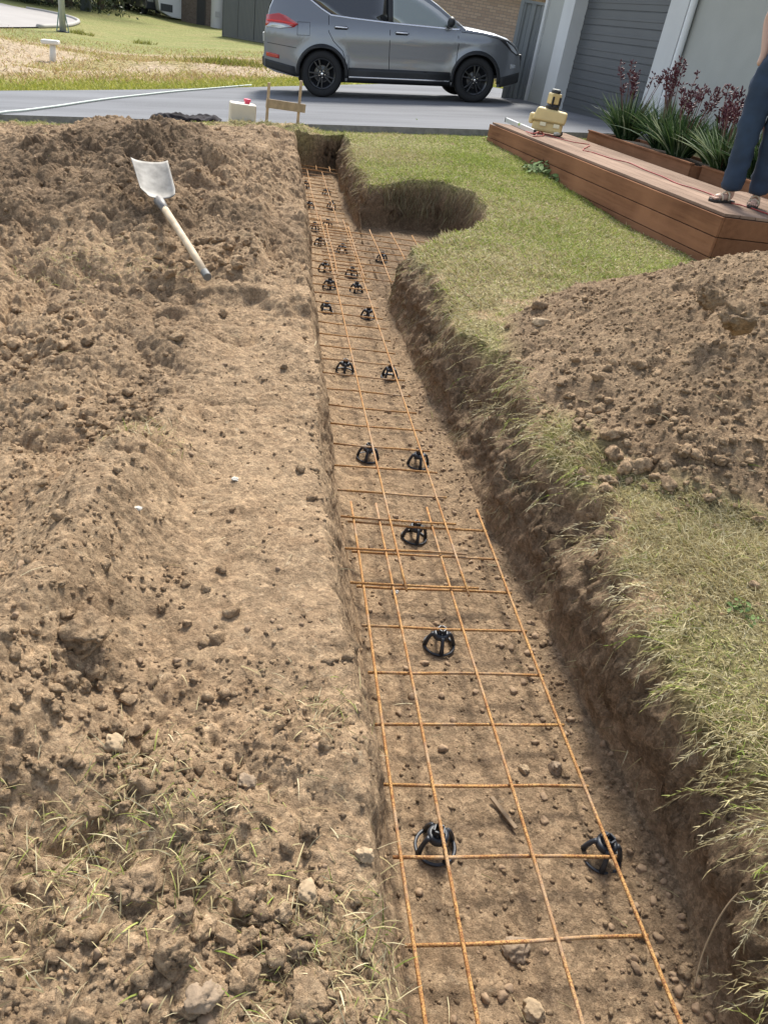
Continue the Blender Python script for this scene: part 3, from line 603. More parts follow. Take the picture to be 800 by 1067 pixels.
def far_z(x, y):
    z = drive_z(x, y)-.03
    inside = (y < 11.2) & (y > -3.0) & (np.abs(x) < 9.2); z = np.where(inside, z-1.2, z)
    fe = far_edge(x); dr = (y >= 11.2) & (y < fe-.15) & (x > -41); z = np.where(dr, z-.25, z)
    hum = .16*gauss(x, y, -3.6, 22.5, 1.6, 1.4)+.14*gauss(x, y, -1.6, 23.5, 1.7, 1.2)+.22*gauss(x, y, -8, 26, 2.5, 2)
    k = sst(0, 2.0, y-fe); rough = .09*fbm(x, y, .8, 4, 1)*sst(2.5, 5, y-fe)*(1-sst(22, 30, y))
    z = z+k*(hum+rough)*(y > 11.2)
    z = z+sst(35, 110, y)*1.1+sst(150, 900, y)*6
    return z
def far_mat():
    m = mat('verge_grass', rough=.95, spec=.1); n, l, b = nodes_of(m); g = n.new('ShaderNodeNewGeometry'); P = g.outputs['Position']
    a = n.new('ShaderNodeAttribute'); a.attribute_name = 'mix'; sep = n.new('ShaderNodeSeparateColor'); l.new(a.outputs['Color'], sep.inputs[0])
    f = noise_node(n, l, P, 6, 6, .7); f2 = noise_node(n, l, P, .6, 5, .6)
    green = mixc(n, l, f, (.20, .215, .04), (.34, .33, .08)); dry = mixc(n, l, f, (.24, .20, .085), (.38, .31, .15)); soil = mixc(n, l, f, (.34, .25, .17), (.47, .38, .27))
    olive = mixc(n, l, f, (.15, .17, .055), (.26, .275, .10))
    c = mixc(n, l, sep.outputs[0], mixc(n, l, f2, olive, mixc(n, l, .5, olive, dry)), dry); c = mixc(n, l, sep.outputs[1], c, green); c = mixc(n, l, sep.outputs[2], c, soil)
    l.new(c, b.inputs['Base Color'])
    h = n.new('ShaderNodeTexNoise'); h.inputs['Scale'].default_value = 9; h.inputs['Detail'].default_value = 8; l.new(P, h.inputs['Vector'])
    bp = n.new('ShaderNodeBump'); bp.inputs['Distance'].default_value = .12; l.new(h.outputs[0], bp.inputs['Height']); l.new(bp.outputs[0], b.inputs['Normal']); return m
def far_attr(X, Y):
    d = Y-far_edge(X); nz = fbm(X, Y, .5, 4, 2)
    green = sst(-1, 0, d)*(1-sst(2.0, 4.0, d+1.4*nz))
    dry = sst(1.6, 4.0, d+1.2*nz)*(1-sst(27, 33, Y+2*nz)); 
    soil = .9*sst(-.05, .25, fbm(X, Y, .45, 4, 4)+.35*gauss(X, Y, -2.5, 23, 3.5, 2.5)+.0)*dry
    track = np.exp(-((Y-(29.5+.10*(X+6))+.4*nz)/.55)**2)*.9
    return np.clip(np.stack([dry, green, np.maximum(soil, track)], -1), 0, 1).reshape(-1, 3)
XS = np.concatenate([np.linspace(-1500, -90, 14), np.linspace(-80, -22, 40), np.linspace(-21, 12, 220), np.linspace(13, 80, 30), np.linspace(100, 1500, 12)])
YS = np.concatenate([np.linspace(-400, -20, 8), np.linspace(-15, 11.1, 24), [11.19, 11.21], np.linspace(11.4, 45, 240), np.linspace(46, 130, 60), np.linspace(150, 1900, 14)])
sheet('verge', XS, YS, far_z, far_mat(), attr=far_attr)
def rt(px, py, dz=0):
    """point of the far ground seen at a pixel"""
    d = ray(px, py); t = 5.0
    while t < 400:
        p = (d[0]*t, d[1]*t, CAMH+d[2]*t)
        if p[2] < float(far_z(np.array(p[0]), np.array(p[1])))+dz: break
        t += .05*max(1, t/20)
    return Vector((p[0], p[1], float(far_z(np.array(p[0]), np.array(p[1])))))
def far_grass():
    n = 130000; y = 11.5+24*rng.random(n)**1.4; x = -13+22*rng.random(n); x = np.where(x > .5*y-5, x-8, x)
    d = y-far_edge(x); A = far_attr(x, y); p = sst(-.02, .1, d)*(.25+.75*A[:, 1]+.35*A[:, 0])*(1-.8*A[:, 2]); k = rng.random(n) < p; x, y, A = x[k], y[k], A[k]
    z = far_z(x, y); g = rng.random(len(x)) < (.40+.6*A[:, 1]-.12*A[:, 0]); bri = np.array([(.33, .34, .06), (.42, .40, .09), (.26, .29, .05), (.44, .41, .13)])
    c = np.where(g[:, None], bri[rng.integers(0, 4, len(x))], STRAW[rng.integers(0, 4, len(x))]*np.array([.95, .80, .72]))*rng.uniform(.75, 1.15, (len(x), 1))
    blades('verge_grass', np.column_stack([x, y, z-.01]), dirs(len(x), .8), rng.uniform(.05, .15, len(x))*(1+.3*A[:, 0]), rng.uniform(.010, .024, len(x)), rng.uniform(.1, .5, len(x)), c, 'rough grass of the verge beyond the driveway')
    P = []; 
    for (px, py, rr, m_) in ((237, 67, .5, 900), (150, 46, .25, 120), (85, 36, .25, 160)):
        q = rt(px, py)
        for _ in range(m_): P.append((q.x+random.gauss(0, rr), q.y+random.gauss(0, rr*.7)))
    P = np.array(P); z = far_z(P[:, 0], P[:, 1]); c = bri[rng.integers(0, 4, len(P))]*rng.uniform(.4, .9, (len(P), 1))
    blades('verge_weeds', np.column_stack([P, z]), dirs(len(P), .6), rng.uniform(.10, .28, len(P)), rng.uniform(.015, .03, len(P)), rng.uniform(.1, .4, len(P)), c, 'green weeds growing on the rough verge')
far_grass()
def road():
    P = [(-60, -1), (-20, 14), (0, 30), (40, 29.5), (66, 28.5), (76, 27), (82, 24.5), (80, 22), (70, 18.5), (50, 14), (28, 10), (14, 7.5), (2, 4.5), (-10, 2), (-60, -12)]
    pts = [rt(px, py) for px, py in P]; bm = bmesh.new(); vs_ = [bm.verts.new((p.x, p.y, 0)) for p in pts]; bm.faces.new(vs_)
    bmesh.ops.triangulate(bm, faces=bm.faces); bmesh.ops.subdivide_edges(bm, edges=bm.edges, cuts=6, use_grid_fill=True)
    for v in bm.verts: v.co.z = float(far_z(np.array(v.co.x), np.array(v.co.y)))+.05
    o = fin('road', bm, M['road']); tag(o, kind='structure')
    bm = bmesh.new(); tube(bm, [p+Vector((0, 0, .06)) for p in smooth_pts(pts[3:11], 5)], .09, 6); o = fin('kerb', bm, mat('kerb_concrete', (.36, .34, .31), .8), smooth=True); tag(o, kind='structure')
road()
# ================================================================== car
M['paint'] = mat('grey_metallic_paint', (.19, .20, .215), .32, metal=.5, spec=.5, coat=.9)
M['clad'] = mat('black_cladding', (.018, .019, .021), .55)
M['tyre'] = mat('tyre_rubber', (.016, .016, .017), .8, bump=.001, bscale=80)
M['rim'] = mat('black_alloy', (.020, .021, .024), .28, metal=.3, coat=.5)
M['chrome'] = mat('chrome', (.80, .80, .82), .12, metal=1)
M['glass'] = mat('tinted_glass', (.010, .012, .014), .04, spec=.9, coat=1)
M['glass2'] = mat('side_glass_painted_reflection', (.20, .23, .215), .05, spec=.9, coat=1)  # opaque pane, pale greenish reflection painted into its base colour
M['red'] = mat('red_lens', (.42, .015, .012), .15, spec=.8, coat=.8)
M['lens'] = mat('clear_lens', (.42, .44, .46), .1, spec=.9, coat=1, metal=.3)
M['dark'] = mat('dark_gap', (.006, .006, .007), .8)
def car():
    th = math.atan2(.31, 2.735); root = empty('parked_car', (.865, 15.45, float(drive_z(.865, 15.45))+.012), (0, -th, .0)); tag(root, 'grey metallic SUV with black wheels parked on the concrete driveway', 'car')
    WB = 2.735
    ZT = [(-1.0, .60), (-.99, .80), (-.965, 1.00), (-.93, 1.12), (-.87, 1.32), (-.76, 1.52), (-.62, 1.64), (-.40, 1.685), (0, 1.715), (.5, 1.735), (1.0, 1.73), (1.45, 1.70), (1.72, 1.63), (2.0, 1.475), (2.3, 1.27), (2.50, 1.145), (2.75, 1.115), (3.05, 1.07), (3.3, 1.005), (3.45, .93), (3.55, .82), (3.6, .70), (3.62, .56)]
    xs_, zs_ = zip(*ZT); zt = lambda x: float(np.interp(x, xs_, zs_))
    RA, ZC = .405, .365
    def zb(x):
        base = float(np.interp(x, [-1.0, -.8, -.42, .4, 2.3, 3.1, 3.4, 3.62], [.44, .36, .30, .27, .27, .26, .28, .36]))
        for xc in (0, WB):
            d = abs(x-xc)
            if d < RA: base = max(base, ZC+math.sqrt(RA*RA-d*d))
        return base
    HW = .905
    def ys(x, z):
        w_ = HW-.02*max(0, (.55-z)/.3)-.012*max(0, z-.85)/.2
        if z > 1.08: w_ -= (z-1.08)*.36
        w_ += .012*math.exp(-((z-.93)/.06)**2)-.014*math.exp(-((z-.62)/.12)**2)*(1 if .45 < x < 2.25 else 0)
        for xc in (0, WB):
            d = math.hypot(x-xc, z-ZC); w_ += .022*math.exp(-((d-RA)/.10)**2)
        if x > 2.9: w_ -= .30*((x-2.9)/.72)**2.4
        if x < -.45: w_ -= .16*((-.45-x)/.55)**2.2
        return w_
    st = sorted(set([round(v, 4) for v in list(np.linspace(-1.0, 3.62, 80))+xs_and(xs_)+[c+s*RA for c in (0, WB) for s in (-1, -.995, -.97, -.9, .9, .97, .995, 1)]]))
    NS, NTP = 16, 6
    bm = bmesh.new(); rows = []
    for x in st:
        b0, t0 = zb(x), zt(x)-.035; row = []
        t0 = max(t0, b0+.05)
        for j in range(NS): z = b0+(t0-b0)*j/(NS-1); row.append((ys(x, z), z))
        yt = row[-1][0]; row.append((yt-.018, t0+.02))
        for j in range(1, NTP+1): f = j/NTP; row.append(((yt-.05)*(1-f), t0+.035+.035*(1-(1-f)**2)))
        pts = [(HW+y, z) for y, z in row[::-1]]; full = [(HW-y, z) for y, z in row]+pts[1:]
        rows.append([bm.verts.new((x, y, z)) for y, z in full])
    for A, B in zip(rows, rows[1:]):
        for k in range(len(A)-1): bm.faces.new((A[k], B[k], B[k+1], A[k+1]))
    bm.faces.new(rows[0]); bm.faces.new(rows[-1][::-1])
    body = fin('body', bm, M['paint'], root, smooth=True)
    em = body.modifiers.new('e', 'EDGE_SPLIT'); em.split_angle = math.radians(50)
    bm = bmesh.new(); bx(bm, -.40, 3.1, .12, 2*HW-.12, .24, .44); bx(bm, -.6, 3.2, .30, 2*HW-.3, .44, .95); fin('underbody', bm, M['dark'], root)
    def patch(name, poly, m, off=.005, thick=.006, sides=(0, 1), parent=None, cuts=3, rnd=0):
        if rnd: poly = [tuple(p)[:2] for p in smooth_pts([(*p, 0) for p in poly+[poly[0]]], rnd)][:-1]
        out = []
        for s in sides:
            bm = bmesh.new(); vs_ = [bm.verts.new((x, 0, z)) for x, z in poly]
            for tri in tessellate_polygon([[Vector((x, z, 0)) for x, z in poly]]):
                try: bm.faces.new([vs_[i] for i in tri])
                except ValueError: pass
            if cuts: bmesh.ops.subdivide_edges(bm, edges=bm.edges, cuts=cuts, use_grid_fill=True)
            for v in bm.verts: yy = ys(v.co.x, v.co.z)+off; v.co.y = HW-yy if s == 0 else HW+yy
            bmesh.ops.recalc_face_normals(bm, faces=bm.faces)
            nrm = sum((f.normal*f.calc_area() for f in bm.faces), Vector())
            if (nrm.y > 0) == (s == 0): bmesh.ops.reverse_faces(bm, faces=bm.faces)
            o = fin(name, bm, m, parent or root, recalc=False, smooth=True); md = o.modifiers.new('s', 'SOLIDIFY'); md.thickness = thick; md.offset = -1
            out.append(o)
        return out
    def strip(name, pts, wd, m, off=.008, **k):
        P = [Vector((x, z)) for x, z in pts]; a = []; b = []
        for i, p in enumerate(P):
            d = (P[min(i+1, len(P)-1)]-P[max(i-1, 0)]).normalized(); n_ = Vector((-d.y, d.x)); a.append(tuple(p+n_*wd/2)); b.append(tuple(p-n_*wd/2))
        return patch(name, a+b[::-1], m, off, **k)
    # windows: one dark rear door / quarter window and a paler front door window, chrome line round them
    rearw = [(-.20, 1.47), (.0, 1.34), (.16, 1.255), (.5, 1.225), (1.14, 1.185), (1.14, 1.62), (.6, 1.645), (.1, 1.63), (-.15, 1.58)]
    frontw = [(1.22, 1.18), (2.30, 1.135), (2.36, 1.15), (2.02, 1.38), (1.72, 1.54), (1.55, 1.60), (1.22, 1.62)]
    patch('rear_window', rearw, M['glass'], .004); patch('front_window', frontw, M['glass2'], .004)
    patch('door_pillar', [(1.14, 1.185), (1.22, 1.18), (1.22, 1.62), (1.14, 1.62)], M['clad'], .005)
    strip('window_trim', [(-.05, 1.60), (-.20, 1.50), (-.21, 1.46), (.0, 1.325), (.16, 1.24), (.5, 1.21), (1.18, 1.168), (2.30, 1.12), (2.40, 1.125)], .018, M['chrome'], .009)
    patch('windscreen', [(1.80, 1.565), (2.36, 1.175), (2.44, 1.165), (1.88, 1.53)], M['paint'], .004)
    # windscreen and tailgate glass across the body
    for nm, x0, x1, z0, z1 in (('windscreen_glass', 1.80, 2.42, 1.615, 1.225), ('tailgate_window', -.70, -.885, 1.60, 1.31)):
        bm = bmesh.new(); nv = 9; g = []
        for t in (0, .33, .66, 1):
            x = x0+(x1-x0)*t; z = zt(x)+.012; hw = ys(x, z)-.12; g.append([bm.verts.new((x+(.012 if x1 > x0 else -.014), HW-hw+2*hw*k/(nv-1), z+.03*(1-(2*k/(nv-1)-1)**2)*(1 if x1 > x0 else .3))) for k in range(nv)])
        for A, B in zip(g, g[1:]):
            for k in range(nv-1): bm.faces.new((A[k], B[k], B[k+1], A[k+1]))
        fin(nm, bm, M['glass'], root, smooth=True)
    # cladding: arches, sills, bumper skirts
    for xc in (0, WB):
        A = [(xc+(RA+.055)*math.cos(t), ZC+(RA+.05)*math.sin(t)) for t in np.linspace(-.10, PI+.10, 26)]; B = [(xc+(RA-.004)*math.cos(t), ZC+(RA-.004)*math.sin(t)) for t in np.linspace(PI+.12, -.12, 26)]
        patch('arch_trim', A+B, M['clad'], .012, .02, cuts=0)
    patch('sill_trim', [(.44, .27), (2.29, .27), (2.27, .47), (.46, .48)], M['clad'], .010); strip('sill_strip', [(.47, .335), (2.26, .33)], .02, M['chrome'], .022)
    patch('bumper_skirt', [(-.46, .31), (-.99, .44), (-.985, .56), (-.47, .46)], M['clad'], .012); patch('bumper_skirt', [(3.20, .26), (3.60, .34), (3.605, .50), (3.2, .42)], M['clad'], .012)
    bm = bmesh.new(); bx(bm, -1.03, -.9, .22, 2*HW-.22, .44, .60); fin('rear_bumper', bm, M['clad'], root, bevel=.03)
    bm = bmesh.new(); bx(bm, 3.52, 3.64, .36, 2*HW-.36, .50, .78); fin('grille', bm, M['clad'], root, bevel=.02)
    bm = bmesh.new(); bx(bm, -1.012, -.99, .62, 1.22, .80, .93); fin('number_plate', bm, mat('plate', (.6, .6, .55), .5), root)
    # seams
    for pts in ([(.12, 1.23), (.115, 1.0), (.20, .86), (.36, .72), (.43, .50)], [(1.175, 1.17), (1.17, .9), (1.175, .44)], [(2.36, 1.12), (2.385, .9), (2.36, .62), (2.30, .46)], [(.48, .455), (2.28, .455)]):
        strip('door_seam', pts, .010, M['dark'], .0018, thick=.002, cuts=1)
    strip('bonnet_seam', [(2.42, 1.085), (2.8, 1.06), (3.15, 1.0)], .008, M['dark'], .002, thick=.002)
    strip('tail_seam', [(-.93, .80), (-.60, .76), (-.44, .74)], .008, M['dark'], .002, thick=.002)
    [strip('flap_seam', q_, .006, M['dark'], .0018, thick=.002) for q_ in ([(-.42, .93), (-.21, .93), (-.20, 1.12), (-.41, 1.12), (-.42, .93)],)]
    for xh, zh in ((.33, 1.065), (1.38, 1.025)):
        patch('handle_cup', [(xh-.11, zh-.03), (xh+.10, zh-.03), (xh+.10, zh+.025), (xh-.11, zh+.025)], M['dark'], .002, .002)
        for s in (0, 1):
            bm = bmesh.new(); y = HW+(1 if s else -1)*(ys(xh, zh)+.030); tube(bm, [(xh-.115, y-(.022 if s else -.022), zh+.006), (xh-.09, y, zh+.008), (xh+.09, y, zh+.001), (xh+.115, y-(.022 if s else -.022), zh)], .014, 8); fin('door_handle', bm, M['chrome'], root, smooth=True)
    # lights
    tl = patch('tail_light', [(-.955, 1.045), (-.93, 1.20), (-.72, 1.235), (-.60, 1.20), (-.40, 1.09), (-.47, 1.04), (-.70, 1.02)], M['red'], .010, .02)
    for o in tl[:1]: patch('lower_lens', [(-.95, 1.03), (-.86, 1.10), (-.62, 1.08), (-.50, 1.045), (-.70, 1.01)], M['lens'], .014, .008, sides=(0,), parent=o); strip('light_bar', [(-.93, 1.13), (-.70, 1.12), (-.45, 1.085)], .02, mat('red_bright', (.75, .05, .04), .2), .018, sides=(0,), parent=o)
    patch('reflector', [(-.96, .60), (-.74, .57), (-.74, .63), (-.96, .665)], M['red'], .014)
    hl = patch('headlight', [(3.10, 1.01), (3.27, .99), (3.44, .885), (3.56, .77), (3.49, .765), (3.36, .83), (3.22, .93)], M['clad'], .010, .02)
    for o in hl[:1]: patch('headlight_lens', [(3.24, .975), (3.40, .895), (3.53, .785), (3.47, .785), (3.36, .85)], M['lens'], .014, .008, sides=(0,), parent=o)
    patch('fog_lamp', [(3.38, .56), (3.50, .56), (3.50, .62), (3.38, .63)], M['lens'], .01)
    for s in (0, 1):
        bm = bmesh.new(); sg = -1 if s == 0 else 1; y0 = HW+sg*(ys(2.15, 1.2)+.02)
        bmesh.ops.create_icosphere(bm, subdivisions=3, radius=1)
        for v in bm.verts: v.co = Vector((2.20+v.co.x*.085*(1 if v.co.x > 0 else .55), y0+sg*(.10+v.co.y*.11), 1.22+.085*v.co.z+.01*v.co.x))
        beam(bm, (2.18, y0-sg*.04, 1.13), (2.18, y0+sg*.06, 1.17), .025); fin('wing_mirror', bm, M['clad'], root, smooth=True)
    for s in (.30, 2*HW-.30):
        bm = bmesh.new(); tube(bm, [(-.35, s, 1.72), (-.25, s, 1.775), (.9, s, 1.80), (1.35, s, 1.77), (1.45, s, 1.72)], .016, 8); fin('roof_rail', bm, M['chrome'], root, smooth=True)
    # wheels
    def wheel():
        wr = empty('wheel'); wr.parent = root; T = Matrix.Rotation(PI/2, 4, 'X')
        bm = bmesh.new(); lathe(bm, [(.235, .09), (.26, .108), (.315, .112), (.345, .098), (.362, .06), (.3635, 0), (.362, -.06), (.345, -.098), (.315, -.11), (.235, -.10), (.228, -.0)], 48, T, True); fin('tyre', bm, M['tyre'], wr, smooth=True)
        bm = bmesh.new(); lathe(bm, [(.0, .03), (.10, .03), (.20, .0), (.222, .03), (.238, .095), (.228, .10), (.210, .04), (.0, -.02)], 40, T); fin('rim', bm, M['rim'], wr, smooth=True)
        bm = bmesh.new()
        for k in range(10):
            mt = Matrix.Rotation(PI/2, 4, 'X') @ Matrix.Rotation(k*PI/5+(.12 if k % 2 else -.12), 4, 'Z')
            bx(bm, .045, .226, -.014, .014, .055, .088, mt)
        lathe(bm, [(0, .100), (.035, .098), (.062, .088), (.066, .05)], 20, T); fin('spokes', bm, M['rim'], wr, bevel=.006)
        bm = bmesh.new()
        for k in range(5): a = k*2*PI/5; lathe(bm, [(0, .094), (.009, .094), (.011, .07)], 8, Matrix.Rotation(PI/2, 4, 'X') @ Matrix.Translation((.05*math.cos(a), .05*math.sin(a), 0)))
        lathe(bm, [(0, .106), (.018, .104), (.022, .097)], 12, T); fin('wheel_nuts', bm, M['chrome'], wr)
        return wr
    w0 = wheel(); first = True
    for xc in (0, WB):
        for yc, fl in ((.125, 0), (2*HW-.125, PI)):
            o = w0 if first else copy_tree(w0, root); first = False; o.location = (xc, yc, .363); o.rotation_euler = (0, random.uniform(0, 1), fl)
def xs_and(t): return list(t)
car()
# ================================================================== deck
DZ = .78
def timber(name, c1, c2):
    m = mat(name, rough=.9, spec=.08); n, l, b = nodes_of(m); tc = n.new('ShaderNodeTexCoord'); mp = n.new('ShaderNodeMapping'); mp.inputs['Scale'].default_value = (1, .06, 1); l.new(tc.outputs['Object'], mp.inputs[0])
    oi = n.new('ShaderNodeObjectInfo'); f = noise_node(n, l, mp.outputs[0], 22, 5, .6); c = mixc(n, l, f, c1, c2); f2 = noise_node(n, l, tc.outputs['Object'], 1.7, 4); c = mixc(n, l, f2, c, tuple(v*1.18 for v in c2))
    hv = n.new('ShaderNodeHueSaturation'); mr = n.new('ShaderNodeMapRange'); mr.inputs[3].default_value = .8; mr.inputs[4].default_value = 1.2; l.new(oi.outputs['Random'], mr.inputs[0]); l.new(mr.outputs[0], hv.inputs['Value']); l.new(c, hv.inputs['Color']); l.new(hv.outputs[0], b.inputs['Base Color'])
    bp = n.new('ShaderNodeBump'); bp.inputs['Distance'].default_value = .0015; l.new(f, bp.inputs['Height']); l.new(bp.outputs[0], b.inputs['Normal']); return m
M['deckwood'] = timber('weathered_deck_timber', (.165, .112, .082), (.255, .18, .135)); M['fascia'] = timber('oiled_red_timber', (.14, .062, .033), (.25, .122, .066))
DC = Vector((3.32, 5.58, 0)); DL = Vector((2.66, 10.15, 0)); DD = (DL-DC).normalized(); DN = Vector((DD.y, -DD.x, 0))    # DN points to the house
DLEN = (DL-DC).length
def dframe(t, s, z=0): return DC+DD*t+DN*s+Vector((0, 0, z))
DM = Matrix(((DN.x, DD.x, 0, DC.x), (DN.y, DD.y, 0, DC.y), (0, 0, 1, 0), (0, 0, 0, 1)))
def deck():
    root = empty('deck'); root.matrix_world = DM; tag(root, 'low timber deck with reddish board fascia beside the lawn', 'deck')
    for k in range(7):
        bm = bmesh.new(); bx(bm, -.02+k*.1425, -.02+k*.1425+.136, -.02, DLEN+.0, DZ-.022, DZ); fin('deck_board', bm, M['deckwood'], root, bevel=.003)
    for k in range(14):   # the wider platform the planters stand on, to the right
        bm = bmesh.new(); bx(bm, .98+k*.1425, .98+k*.1425+.136, -.02, 1.35, DZ-.022, DZ); fin('deck_board', bm, M['deckwood'], root, bevel=.003)
    z = DZ-.026
    for k in range(4):
        bm = bmesh.new(); bx(bm, -.045, -.022, -.04, DLEN+.02, z-.138, z); fin('fascia_board', bm, M['fascia'], root, bevel=.003)
        bm = bmesh.new(); bx(bm, -.020, 2.95, -.043, -.020, z-.138, z); fin('fascia_board', bm, M['fascia'], root, bevel=.003)
        z -= .144
    bm = bmesh.new(); bx(bm, -.018, .95, .0, DLEN-.02, -.2, DZ-.03); bx(bm, .95, 2.93, .0, 1.30, -.2, DZ-.031); fin('subframe', bm, M['dark'], root)
deck()
M['mulch'] = mat('planter_soil', (.05, .035, .025), .95, var=.4, vscale=30, bump=.03, bscale=25)
def planter(label, t0, t1, s0, s1, h=.075):
    root = empty('planter_edge'); root.matrix_world = DM; tag(root, label, 'planter', 'timber planter edges along the deck')
    for (a, b, c, d) in ((s0, s0+.022, t0, t1), (s1-.022, s1, t0, t1), (s0+.022, s1-.022, t0, t0+.022), (s0+.022, s1-.022, t1-.022, t1)):
        bm = bmesh.new(); bx(bm, a, b, c, d, DZ-.25, DZ+h); fin('side_board', bm, M['fascia'], root, bevel=.003)
    bm = bmesh.new(); bx(bm, s0-.012, s0+.045, t0, t1, DZ+h+.001, DZ+h+.02); fin('cap_board', bm, M['fascia'], root, bevel=.003)
    bm = bmesh.new(); bx(bm, s0+.023, s1-.023, t0+.023, t1-.023, DZ-.3, DZ+h-.03); fin('soil', bm, M['mulch'], root)
# planter positions read in deck coordinates
def dcoord(p): v = Vector((p[0], p[1], 0))-DC; return v.dot(DD), v.dot(DN)
ta, sa = dcoord(at(620, 147.6, DZ)); tb, sb = dcoord(at(720, 181, DZ)); tc_, sc_ = dcoord(at(757, 193, DZ))
PS = (sa+sb)/2
planter('long low red timber planter edge below the flowering clumps', tb, ta+.30, PS, PS+.75)
planter('shorter timber planter edge behind the standing person', .15, tb-.05, PS+.10, PS+.80)
# ================================================================== garage
M['render'] = mat('grey_render', (.37, .38, .36), .85, var=.04, vscale=3, bump=.002, bscale=60)
M['renderlt'] = mat('pale_render', (.56, .57, .57), .8, var=.04, vscale=3)
M['doorpan'] = mat('grey_door_panel', (.090, .096, .102), .55, var=.06, vscale=2)
M['white_pvc'] = mat('white_pipe', (.66, .68, .70), .4)
GO = at(622, 125.5, .80); GD = (at(579, 112.5, .80)-GO); GD.z = 0; GD.normalize(); GN = Vector((-GD.y, GD.x, 0))   # GN out of the wall, to the lawn
if GN.x > 0: GN = -GN
GM = Matrix(((GD.x, -GN.x, 0, GO.x), (GD.y, -GN.y, 0, GO.y), (0, 0, 1, 0), (0, 0, 0, 1)))     # local: x along wall (away), y into the house
def gl(px, py, off=0.0):
    """where a sight line meets the plane of the garage front (off = metres into the house)"""
    d = ray(px, py); n_ = np.array([-GN.x, -GN.y, 0]); o0 = np.array([0, 0, CAMH]); q = np.array([GO.x, GO.y, 0])+n_*off
    t = ((q-o0)@n_)/(d@n_); p = o0+d*t; v = Vector(p)-GO; return v.dot(GD), p[2]
print('garage px', [tuple(round(v, 2) for v in gl(*p)) for p in ((579, 112), (605, 0), (700, 100), (735, 0), (703, 0), (575, 0), (544.4, 105), (590, 0), (560, 107), (685, 70), (715, 0))])
def garage():
    root = empty('house'); root.matrix_world = GM; tag(root, 'grey rendered house front with wide grey garage door', 'house')
    xa = gl(579, 112)[0]; xb = gl(684, 73)[0]; W0 = .78; H = 2.75
    xl = gl(544.4, 105, .0)[0]
    # door of ribbed panels, set back
    bm = bmesh.new(); n = 11; ph = (2.45)/n
    for k in range(n):
        z0 = W0+k*ph; bx(bm, xb+.002, xa-.002, .12, .15, z0+.008, z0+ph-.006); bx(bm, xb+.002, xa-.002, .128, .16, z0-.006, z0+.008)
        bx(bm, xb+.003, xa-.003, .112, .12, z0+ph*.42, z0+ph*.58)
    fin('garage_door', bm, M['doorpan'], root, bevel=.004)
    bm = bmesh.new(); bx(bm, xb, xa, .05, .20, W0-.2, W0-.002+.012); fin('door_threshold', bm, M['renderlt'], root)
    # columns each side of the door
    bm = bmesh.new(); bx(bm, xa, xa+.42, -.12, .5, W0-.8, W0+2.75); fin('column', bm, M['renderlt'], root)
    bm = bmesh.new(); bx(bm, xb-.45, xb, -.10, .5, W0-.8, W0+2.75); fin('column', bm, M['renderlt'], root)
    bm = bmesh.new(); bx(bm, xa+.42, xl, .10, .6, W0-1.0, W0+2.75); fin('wall', bm, M['render'], root)
    bm = bmesh.new(); bx(bm, xl, xl+.10, .06, .6, W0-1.0, W0+2.75); fin('corner_trim', bm, M['renderlt'], root)
    bm = bmesh.new(); bx(bm, -13, xb-.45, .0, .4, W0-1.0, W0+2.75); fin('wall', bm, M['render'], root)
    bm = bmesh.new(); bx(bm, xb, xa, -.02, .4, W0+2.45, W0+2.75); fin('lintel', bm, M['render'], root)
    bm = bmesh.new(); bx(bm, xb+.0, xa, .36, .40, W0-.5, W0+2.45); bx(bm, xl-.001, xl+.09, .6, 9, W0-1, W0+2.75); bx(bm, -13, xl, 8.8, 9, W0-1, W0+2.75); bx(bm, -13, -12.8, .4, 8.8, W0-1, W0+2.75); fin('wall', bm, M['render'], root)
    bm = bmesh.new(); bx(bm, -13.4, xl+.45, -.55, 9.4, W0+2.76, W0+2.90); fin('eaves', bm, mat('eaves', (.5, .5, .5), .7), root)
    bm = bmesh.new(); v = [bm.verts.new(p) for p in ((-13.4, -.55, W0+2.9), (xl+.45, -.55, W0+2.9), (xl+.45, 9.4, W0+2.9), (-13.4, 9.4, W0+2.9), (-9, 4.4, W0+4.5), (xl-4, 4.4, W0+4.5))]
    for f in ((0, 1, 5, 4), (1, 2, 5), (2, 3, 4, 5), (3, 0, 4)): bm.faces.new([v[i] for i in f])
    fin('roof', bm, mat('roof_metal', (.09, .095, .10), .5), root)
    xd = xb-.52; bm = bmesh.new(); beam(bm, (xd, -.07, DZ), (xd, -.07, W0+2.7), .048, 16); o = fin('downpipe', bm, M['white_pvc'], root, smooth=True)
    o.modifiers.new('e', 'EDGE_SPLIT')
    for z in (1.3, 2.6): bm = bmesh.new(); lathe(bm, [(.050, z), (.056, z), (.056, z+.03), (.050, z+.03)], 16, Matrix.Translation((xd, -.07, 0)), True); fin('pipe_bracket', bm, M['white_pvc'], o)
garage()
def flat_pad():      # concrete between deck, planter and garage
    pts = [dframe(DLEN+.02, -.05), dframe(DLEN+1.2, -.05), Vector((4.2, 12.5, 0)), Vector((GO.x+.5, 12.6, 0)), Vector((8.2, 5, 0)), Vector((8.2, 1.5, 0)), dframe(-2, 3.0), dframe(1.3, 1.7), dframe(DLEN*.8, PS+.8), dframe(DLEN+.02, PS)]
    return
